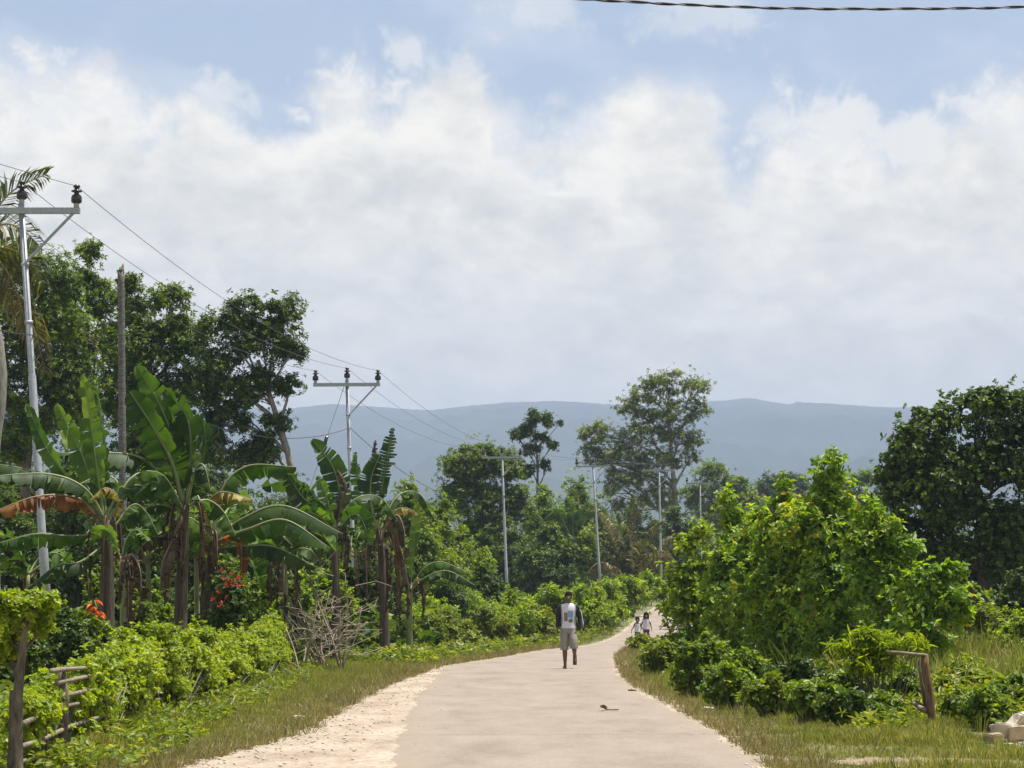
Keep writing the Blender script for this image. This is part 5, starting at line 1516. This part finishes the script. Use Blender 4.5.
# ------------------------------------------------------------------ bits lying on the road and verge
Y = 30.6
q = P(608, 713, Y); zr = .036
root = thing("dead_leaf", "curled brown dead leaf with its stalk lying on the road", "leaf", (q[0], Y, zr)); org = tuple(root.location)
mb = MB()
for a, L, w_ in ((2.6, .16, .07), (.4, .13, .06), (1.4, .09, .05)):
    mb.add(*place(leaf_tpl(L, w_, .5, -.25, 3), (q[0] - .02, Y, zr + .012), a, .1, .3))
mb.build("blade", M['ban_brown'], root, org)
mb = MB(); mb.tube([P(606, 710, Y) * (1, 1, 0) + (0, .05, zr + .05), (q[0] - .03, Y, zr + .012), (q[0] + .06, Y - .08, zr + .012), (q[0] + .12, Y - .25, zr + .02)], .008, 5); mb.build("stalk", M['bark'], root, org)
for lab, px, py, r, mt, cat in (("small dark clod of dirt at the right edge of the road", 632, 692, .05, 'bark', "dirt clod"),
                                ("crumpled white plastic scrap on the right verge, nearer the road", 707, 709, .07, 'white_scrap', "litter"),
                                ("crumpled white plastic scrap on the right verge, nearer the bushes", 721, 702, .06, 'white_scrap', "litter"),
                                ("pale stone half sunk in grass below the hedge", 298, 717, .06, 'stone', "stone"),
                                ("flat pale stone in the grass beside the near end of the bamboo fence", 112, 745, .10, 'stone', "stone")):
    Y = EYE / ((py - 614) / F); q = P(px, py, Y); z = g(q[0], Y)
    if roadL(Y) < q[0] < roadR(Y): z = .03
    mb = MB(); mb.ellipsoid((0, 0, 0), (r * 1.3, r, r * .45), 12, 7)
    V = mb.v[0]; V *= 1 + .22 * np.sin(V * 60 + px)
    o = mb.build("dirt_clod" if cat == "dirt clod" else "plastic_scrap" if cat == "litter" else "field_stone", M[mt], None)
    o.location = (q[0], Y, z + r * .3); tag(o, lab, cat)
# ------------------------------------------------------------------ people
M['skin'] = plain("skin", (0.125, 0.066, 0.042), .5, .15, 12)
M['hair'] = plain("black_hair", (0.008, 0.007, 0.007), .9, .3, 40, spec=.1)
M['white_cloth'] = plain("white_cotton", (0.66, 0.65, 0.64), .9, .06, 14, .15)
M['jacket'] = plain("dark_jacket", (0.02, 0.019, 0.026), .8, .25, 14, .1)
M['jacket_light'] = plain("pale_jacket_panel", (0.36, 0.35, 0.34), .85, .1, 14)
M['shorts'] = plain("grey_shorts", (0.27, 0.25, 0.22), .9, .16, 16, .2)
M['sandal'] = plain("dark_sandal", (0.05, 0.03, 0.025), .7, .2, 20)
M['eye'] = plain("eye", (0.35, 0.33, 0.3), .2, .05, 20)
M['lip'] = plain("lip", (0.16, 0.06, 0.05), .5, .1, 20)
M['print_blue'] = plain("print_blue", (0.12, 0.26, 0.44), .9, .4, 22, c2=(.28, .38, .46))
M['print_red'] = plain("print_red", (0.24, 0.15, 0.13), .9, .3, 18)
M['print_green'] = plain("print_green", (0.08, 0.2, 0.08), .9, .4, 22)
M['pink_cloth'] = plain("pale_pink_cotton", (0.66, 0.6, 0.62), .9, .06, 14)
M['dark_cloth'] = plain("dark_skirt_cloth", (0.07, 0.05, 0.05), .9, .2, 14)


def fuse(mb, voxel, sm=4):
    """one continuous skin out of overlapping limbs"""
    o = mb.build("body", M['skin'])
    r = o.modifiers.new("fuse", 'REMESH'); r.mode = 'VOXEL'; r.voxel_size = voxel; r.use_smooth_shade = True
    s = o.modifiers.new("soften", 'SMOOTH'); s.iterations = sm; s.factor = .5
    dg = bpy.context.evaluated_depsgraph_get()
    me = bpy.data.meshes.new_from_object(o.evaluated_get(dg)); me.name = "body"
    if not me.materials: me.materials.append(M['skin'])
    old = o.data; o.modifiers.clear(); o.data = me; bpy.data.meshes.remove(old)
    return o


def ring(c, rx, ry, n=20, tilt=None):
    a = np.arange(n) * 2 * PI / n
    V = np.stack((rx * np.cos(a), ry * np.sin(a), np.zeros(n)), -1)
    if tilt is not None: V = V @ np.array(tilt).T
    return V + np.asarray(c, float)


def hand(mb, wrist, d, palm_n, thumb_side, s=1.0, curl=.5):
    """palm, four bent fingers of unequal length and a thumb leaving the palm's side"""
    d = norm(np.asarray(d, float)); n = norm(np.asarray(palm_n, float) - d * np.dot(palm_n, d)); w_ = np.cross(d, n) * thumb_side
    w = np.asarray(wrist, float)
    mb.tube([w, w + d * .035 * s, w + d * .08 * s, w + d * .095 * s], np.array((.024, .034, .040, .034)) * s, 12, flat=.55)
    for k, (o, L) in enumerate(((.028, .070), (.010, .078), (-.009, .072), (-.027, .056))):
        b = w + d * .085 * s + w_ * o * s
        p1 = b + norm(d + w_ * o * 3 + n * curl * .25) * L * .45 * s; p2 = p1 + norm(d + n * curl * .9) * L * .32 * s; p3 = p2 + norm(d + n * curl * 1.7) * L * .25 * s
        mb.tube([b - d * .02 * s, b, p1, p2, p3], np.array((.009, .0095, .0088, .008, .0065)) * s, 8)
    b = w + d * .03 * s + w_ * .024 * s
    p1 = b + norm(d * .8 + w_ * .75 + n * .2) * .04 * s; p2 = p1 + norm(d + w_ * .2 + n * .4) * .03 * s
    mb.tube([b - w_ * .014 * s, b, p1, p2], np.array((.012, .0125, .0105, .0085)) * s, 8)


def head(mb, c, s=1.0):
    c = np.asarray(c, float)
    mb.ellipsoid(c + np.array((0, .012, .025)) * s, np.array((.074, .094, .095)) * s, 18, 12)
    mb.ellipsoid(c + np.array((0, -.018, -.045)) * s, np.array((.056, .066, .068)) * s, 16, 10)
    mb.tube([c + np.array((0, -.088, .012)) * s, c + np.array((0, -.112, -.028)) * s, c + np.array((0, -.092, -.038)) * s], np.array((.009, .018, .013)) * s, 8)
    for sx in (-1, 1):
        mb.ellipsoid(c + np.array((sx * .077, .012, -.004)) * s, np.array((.011, .02, .031)) * s, 8, 6)
        mb.ellipsoid(c + np.array((sx * .028, -.078, .022)) * s, np.array((.022, .012, .008)) * s, 8, 6)
    mb.ellipsoid(c + np.array((0, -.078, -.072)) * s, np.array((.022, .014, .013)) * s, 8, 6)


def face_bits(parent, c, s):
    c = np.asarray(c, float)
    for sx in (-1, 1):
        mb = MB(); mb.ellipsoid(c + np.array((sx * .03, -.078, .005)) * s, np.array((.014, .009, .007)) * s, 10, 6); mb.build("eye", M['eye'], parent)
    mb = MB(); mb.ellipsoid(c + np.array((0, -.088, -.064)) * s, np.array((.022, .007, .006)) * s, 10, 6); mb.build("mouth", M['lip'], parent)


# the man
Y = 54.2
root = thing("person", "person walking towards the camera in open dark jacket, printed white shirt and grey shorts", "person", (1.27, Y, 0))
root.location.z = .032
mb = MB()
mb.loft([ring((0, .0, .84), .13, .1), ring((0, .0, .95), .15, .105), ring((0, -.003, 1.08), .134, .095), ring((0, -.004, 1.22), .145, .102), ring((0, 0, 1.34), .155, .1), ring((0, .0, 1.42), .09, .075)])
mb.tube([(-.17, .0, 1.385), (0, .0, 1.42), (.17, .0, 1.385)], (.058, .07, .058), 12)
mb.tube([(0, .005, 1.38), (0, -.005, 1.47), (0, -.012, 1.54)], (.062, .052, .05), 12)
HC = (0, -.02, 1.585)
head(mb, HC)
arms = {-1: [(-.175, 0, 1.385), (-.215, .02, 1.25), (-.235, .035, 1.12), (-.245, .0, .98), (-.245, -.04, .875)],
        1: [(.175, 0, 1.385), (.225, .02, 1.25), (.262, .03, 1.12), (.285, -.02, 1.0), (.295, -.07, .895)]}
for sx in (-1, 1):
    mb.tube(arms[sx], (.052, .046, .038, .034, .025), 12)
    d = np.subtract(arms[sx][4], arms[sx][3])
    hand(mb, arms[sx][4], d + np.array((0, 0, -.03)), (-sx, -.15, 0), 1 if sx < 0 else 1, 1.0, .6)
legs = {-1: [(-.085, 0, .90), (-.092, -.03, .70), (-.092, -.045, .50), (-.082, -.01, .34), (-.078, .01, .10), (-.078, .005, .05)],
        1: [(.085, 0, .90), (.10, -.06, .70), (.112, -.10, .53), (.13, .03, .41), (.142, .17, .29), (.142, .19, .245)]}
for sx in (-1, 1):
    mb.tube(legs[sx], (.092, .078, .056, .055, .034, .036), 14)
mb.tube([(-.078, .055, .048), (-.08, .0, .05), (-.088, -.08, .036), (-.096, -.17, .024)], (.03, .036, .038, .026), 12)
mb.tube([(.142, .235, .27), (.143, .18, .23), (.147, .15, .16), (.15, .155, .11)], (.028, .036, .036, .024), 12)
for k in range(5):
    x0 = -.118 + .017 * k
    mb.tube([(x0, -.155, .024), (x0 - .004, -.185 - .018 * math.sin(k * .8 + .6), .018)], (.011, .009), 6)
body = fuse(mb, .008, 3); body.parent = root
face_bits(root, HC, 1)
# hair
mb = MB(); c = np.array(HC)
hs = []
for k, t in enumerate(np.linspace(0.02, 1.0, 9)):
    th = t * 1.62
    hs.append([(.086 * math.sin(th) * math.cos(a) * 1.0, .012 + (.104 * math.sin(th)) * math.sin(a) + .012, .03 + .112 * math.cos(th) - (.075 * max(0, math.sin(a)) * (t ** 3)) + .022 * max(0, -math.sin(a)) * t ** 4 + .004 * math.sin(a * 9 + k)) for a in np.arange(24) * 2 * PI / 24])
mb.loft([np.array(h) + c for h in hs]); mb.build("hair", M['hair'], root, smooth_=True)
# T-shirt
SH = [((0, 0, .90), .178, .126), ((0, 0, .98), .172, .12), ((0, -.003, 1.08), .158, .112), ((0, -.006, 1.2), .166, .12), ((0, -.003, 1.3), .176, .122), ((0, 0, 1.38), .19, .108), ((0, 0, 1.43), .16, .092), ((0, 0, 1.462), .085, .074)]
mb = MB(); mb.loft([ring(c_, a, b_, 28) for c_, a, b_ in SH], cap=False)
tee = mb.build("t_shirt", M['white_cloth'], root, smooth_=True)


def front(z, ang):
    zs = [c_[2] for c_, _, _ in SH]
    a = np.interp(z, zs, [q[1] for q in SH]) + .004; b_ = np.interp(z, zs, [q[2] for q in SH]) + .004; y0 = np.interp(z, zs, [q[0][1] for q in SH])
    return (a * math.sin(ang), y0 - b_ * math.cos(ang), z)


def patchwork(mb, zs, angs, mat):
    V = [front(z, a) for z in zs for a in angs]; k = len(angs)
    mb.faces(V, [(i * k + j, i * k + j + 1, (i + 1) * k + j + 1, (i + 1) * k + j) for i in range(len(zs) - 1) for j in range(k - 1)], mat)


mb = MB()
patchwork(mb, np.linspace(1.14, 1.29, 5), np.linspace(-.1, .62, 7), 0)
patchwork(mb, np.linspace(1.06, 1.25, 6), np.linspace(-.66, -.14, 5), 1)
patchwork(mb, np.linspace(1.03, 1.1, 3), np.linspace(.0, .6, 6), 2)
patchwork(mb, np.linspace(1.105, 1.138, 3), np.linspace(.3, .6, 4), 0)
mb.build("shirt_print", [M['print_blue'], M['print_red'], M['print_green']], tee, smooth_=True)
# open jacket: back and two fronts, light panels along the opening, sleeves
mb = MB(); k = 26
aa = np.linspace(math.radians(-90 + 60), math.radians(270 - 60), k)
rows = []
for c_, a, b_ in [((0, .004, .93), .196, .142), ((0, .004, 1.0), .19, .136), ((0, .002, 1.1), .18, .13), ((0, 0, 1.2), .184, .134), ((0, 0, 1.3), .192, .134), ((0, .002, 1.385), .205, .118), ((0, .004, 1.44), .172, .1), ((0, .010, 1.475), .092, .082)]:
    rows.append(np.array([(c_[0] + a * math.cos(t), c_[1] + b_ * math.sin(t), c_[2]) for t in aa]))
mb.loft(rows, cap=False, closed=False)
jk = mb.build("jacket", M['jacket'], root, smooth_=True)
for sx in (-1, 1):
    mb = MB()
    ln = arms[sx]
    mb.tube([(sx * .15, 0, 1.39), (sx * .18, .0, 1.37)] + ln[1:4] + [tuple(np.array(ln[3]) * .45 + np.array(ln[4]) * .55)], (.066, .07, .063, .056, .05, .044), 14, False)
    mb.build("sleeve", M['jacket'], jk, smooth_=True)
    mb = MB()                                                # pale stripe down the outside of the sleeve
    off = np.array((sx * .046, -.028, .01))
    mb.tube([np.array((sx * .168, -.012, 1.42)), np.array(ln[1]) + off + (sx * .008, 0, .02), np.array(ln[2]) + off, np.array(ln[3]) + off * .95, np.array(ln[4]) + off * .7 + (0, 0, .03)], (.024, .022, .018, .018, .018), 8, True, flat=.6)
    if sx > 0: mb.build("sleeve_stripe", M['jacket_light'], jk, smooth_=True)
    mb = MB()
    V = []
    for r_ in rows[1:7]:
        e = r_[0 if sx > 0 else -1]
        V += [e + (0, -.006, 0), e + (-sx * .032, -.012, 0)]
    mb.faces(V, [(2 * i, 2 * i + 1, 2 * i + 3, 2 * i + 2) for i in range(5)]); mb.build("front_panel", M['jacket_light'], jk, smooth_=True)
# shorts down to below the knee
mb = MB()
mb.loft([ring((0, 0, .78), .165, .118, 24), ring((0, 0, .88), .17, .122, 24), ring((0, 0, .95), .168, .12, 24)], cap=True)
for sx in (-1, 1):
    L = legs[sx]
    mb.loft([ring((sx * .075, 0, .9), .095, .115, 18), ring((sx * .086, -.012, .78), .095, .112, 18), ring(np.array(L[1]) + (sx * .002, .004, 0), .098, .11, 18), ring(np.array(L[2]) + (sx * .0, .01, .02), .092, .1, 18), ring(np.array(L[2]) + (sx * .002, .018, -.085), .094, .1, 18)], cap=False)
mb.build("shorts", M['shorts'], root, smooth_=True)
for sx in (-1, 1):
    mb = MB()
    if sx < 0:
        mb.box((-.086, -.055, .006), (.088, .26, .012)); mb.tube([(-.125, -.07, .02), (-.088, -.10, .078), (-.048, -.07, .02)], .009, 6)
    else:
        R = Matrix.Rotation(math.radians(68), 3, 'X')
        mb.box((.146, .212, .19), (.088, .24, .012), R); mb.tube([(.105, .17, .16), (.147, .11, .17), (.188, .17, .16)], .009, 6)
    mb.build("sandal", M['sandal'], root)


# two children coming up the road
def child(label, x, Y, h, top, bottom, longhair, straps, lean):
    s = h / 1.15
    root = thing("person", label, "person", (x, Y, 2.0 * float(smooth((Y - 92) / 75.0)) + .035), "children on the road")
    mb = MB()
    q = lambda *a: np.array(a) * s
    mb.loft([ring(q(0, 0, .55), .1 * s, .075 * s), ring(q(0, 0, .64), .104 * s, .075 * s), ring(q(0, 0, .75), .094 * s, .068 * s), ring(q(0, 0, .86), .1 * s, .068 * s), ring(q(0, 0, .91), .06 * s, .05 * s)])
    mb.tube([q(-.115, 0, .885), q(0, 0, .905), q(.115, 0, .885)], np.array((.036, .045, .036)) * s, 10)
    mb.tube([q(0, 0, .88), q(0, -.004, .97)], np.array((.04, .036)) * s, 10)
    head(mb, q(0, -.012, 1.03), s * 1.12)
    for sx in (-1, 1):
        ln = [q(sx * .12, 0, .885), q(sx * .16, .01, .74), q(sx * (.19 + lean), -.02, .62), q(sx * (.2 + lean), -.05, .53)]
        mb.tube(ln, np.array((.034, .029, .024, .017)) * s, 10)
        hand(mb, ln[3], ln[3] - ln[2], (-sx, 0, 0), 1, s * .72, .5)
        mb.tube([q(sx * .06, 0, .58), q(sx * .062, -.02 * sx, .32), q(sx * .06, .02 * sx, .07), q(sx * .06, .015 * sx, .03)], np.array((.066, .044, .026, .028)) * s, 12)
        mb.tube([q(sx * .06, .04, .028), q(sx * .062, -.03, .026), q(sx * .068, -.11, .016)], np.array((.022, .028, .018)) * s, 10)
    b_ = fuse(mb, .008 * s, 2); b_.parent = root
    face_bits(root, q(0, -.012, 1.03), s * 1.12)
    c = q(0, -.012, 1.03); hs = []
    for k, t in enumerate(np.linspace(.02, 1, 8)):
        th = t * (1.75 if longhair else 1.6)
        hs.append([(s * 1.12 * (.09 + .012 * longhair) * math.sin(min(th, 1.5)) * math.cos(a), s * 1.12 * (.02 + .106 * math.sin(min(th, 1.5)) * math.sin(a)),
                    s * 1.12 * (.03 + .112 * math.cos(th) - (.16 if longhair else .07) * max(0, math.sin(a) + (.45 if longhair else 0)) * t ** 3 + .05 * max(0, -math.sin(a)) * t ** 4)) for a in np.arange(20) * 2 * PI / 20])
    mb = MB(); mb.loft([np.array(r_) + c for r_ in hs]); mb.build("hair", M['hair'], root, smooth_=True)
    mb = MB()
    mb.loft([ring(q(0, 0, .52), .135 * s, .1 * s), ring(q(0, 0, .62), .125 * s, .09 * s), ring(q(0, 0, .74), .114 * s, .083 * s), ring(q(0, 0, .84), .116 * s, .084 * s), ring(q(0, 0, .875), .1 * s, .07 * s)], cap=False)
    if straps:
        for sx in (-1, 1): mb.tube([q(sx * .065, -.07, .86), q(sx * .07, 0, .938), q(sx * .065, .065, .86)], .016 * s, 8)
    else:
        mb.loft([ring(q(0, 0, .87), .118 * s, .08 * s), ring(q(0, 0, .92), .06 * s, .055 * s)], cap=False)
        for sx in (-1, 1): mb.tube([q(sx * .09, 0, .89), q(sx * .145, .005, .80)], np.array((.05, .047)) * s, 10, False)
    mb.build("top", M[top], root, smooth_=True)
    mb = MB()
    mb.loft([ring(q(0, 0, .4), .13 * s, .105 * s), ring(q(0, 0, .5), .126 * s, .1 * s), ring(q(0, 0, .6), .113 * s, .085 * s)], cap=True)
    mb.build("skirt" if longhair else "shorts", M[bottom], root, smooth_=True)
    return root


child("smaller short haired child in a white sleeveless top walking on the road", 5.02, 96.5, 1.06, 'white_cloth', 'dark_cloth', False, True, .06)
child("taller long haired child in a pale top walking on the road, partly behind the grass", 5.48, 98.5, 1.22, 'pink_cloth', 'dark_cloth', True, False, .0)
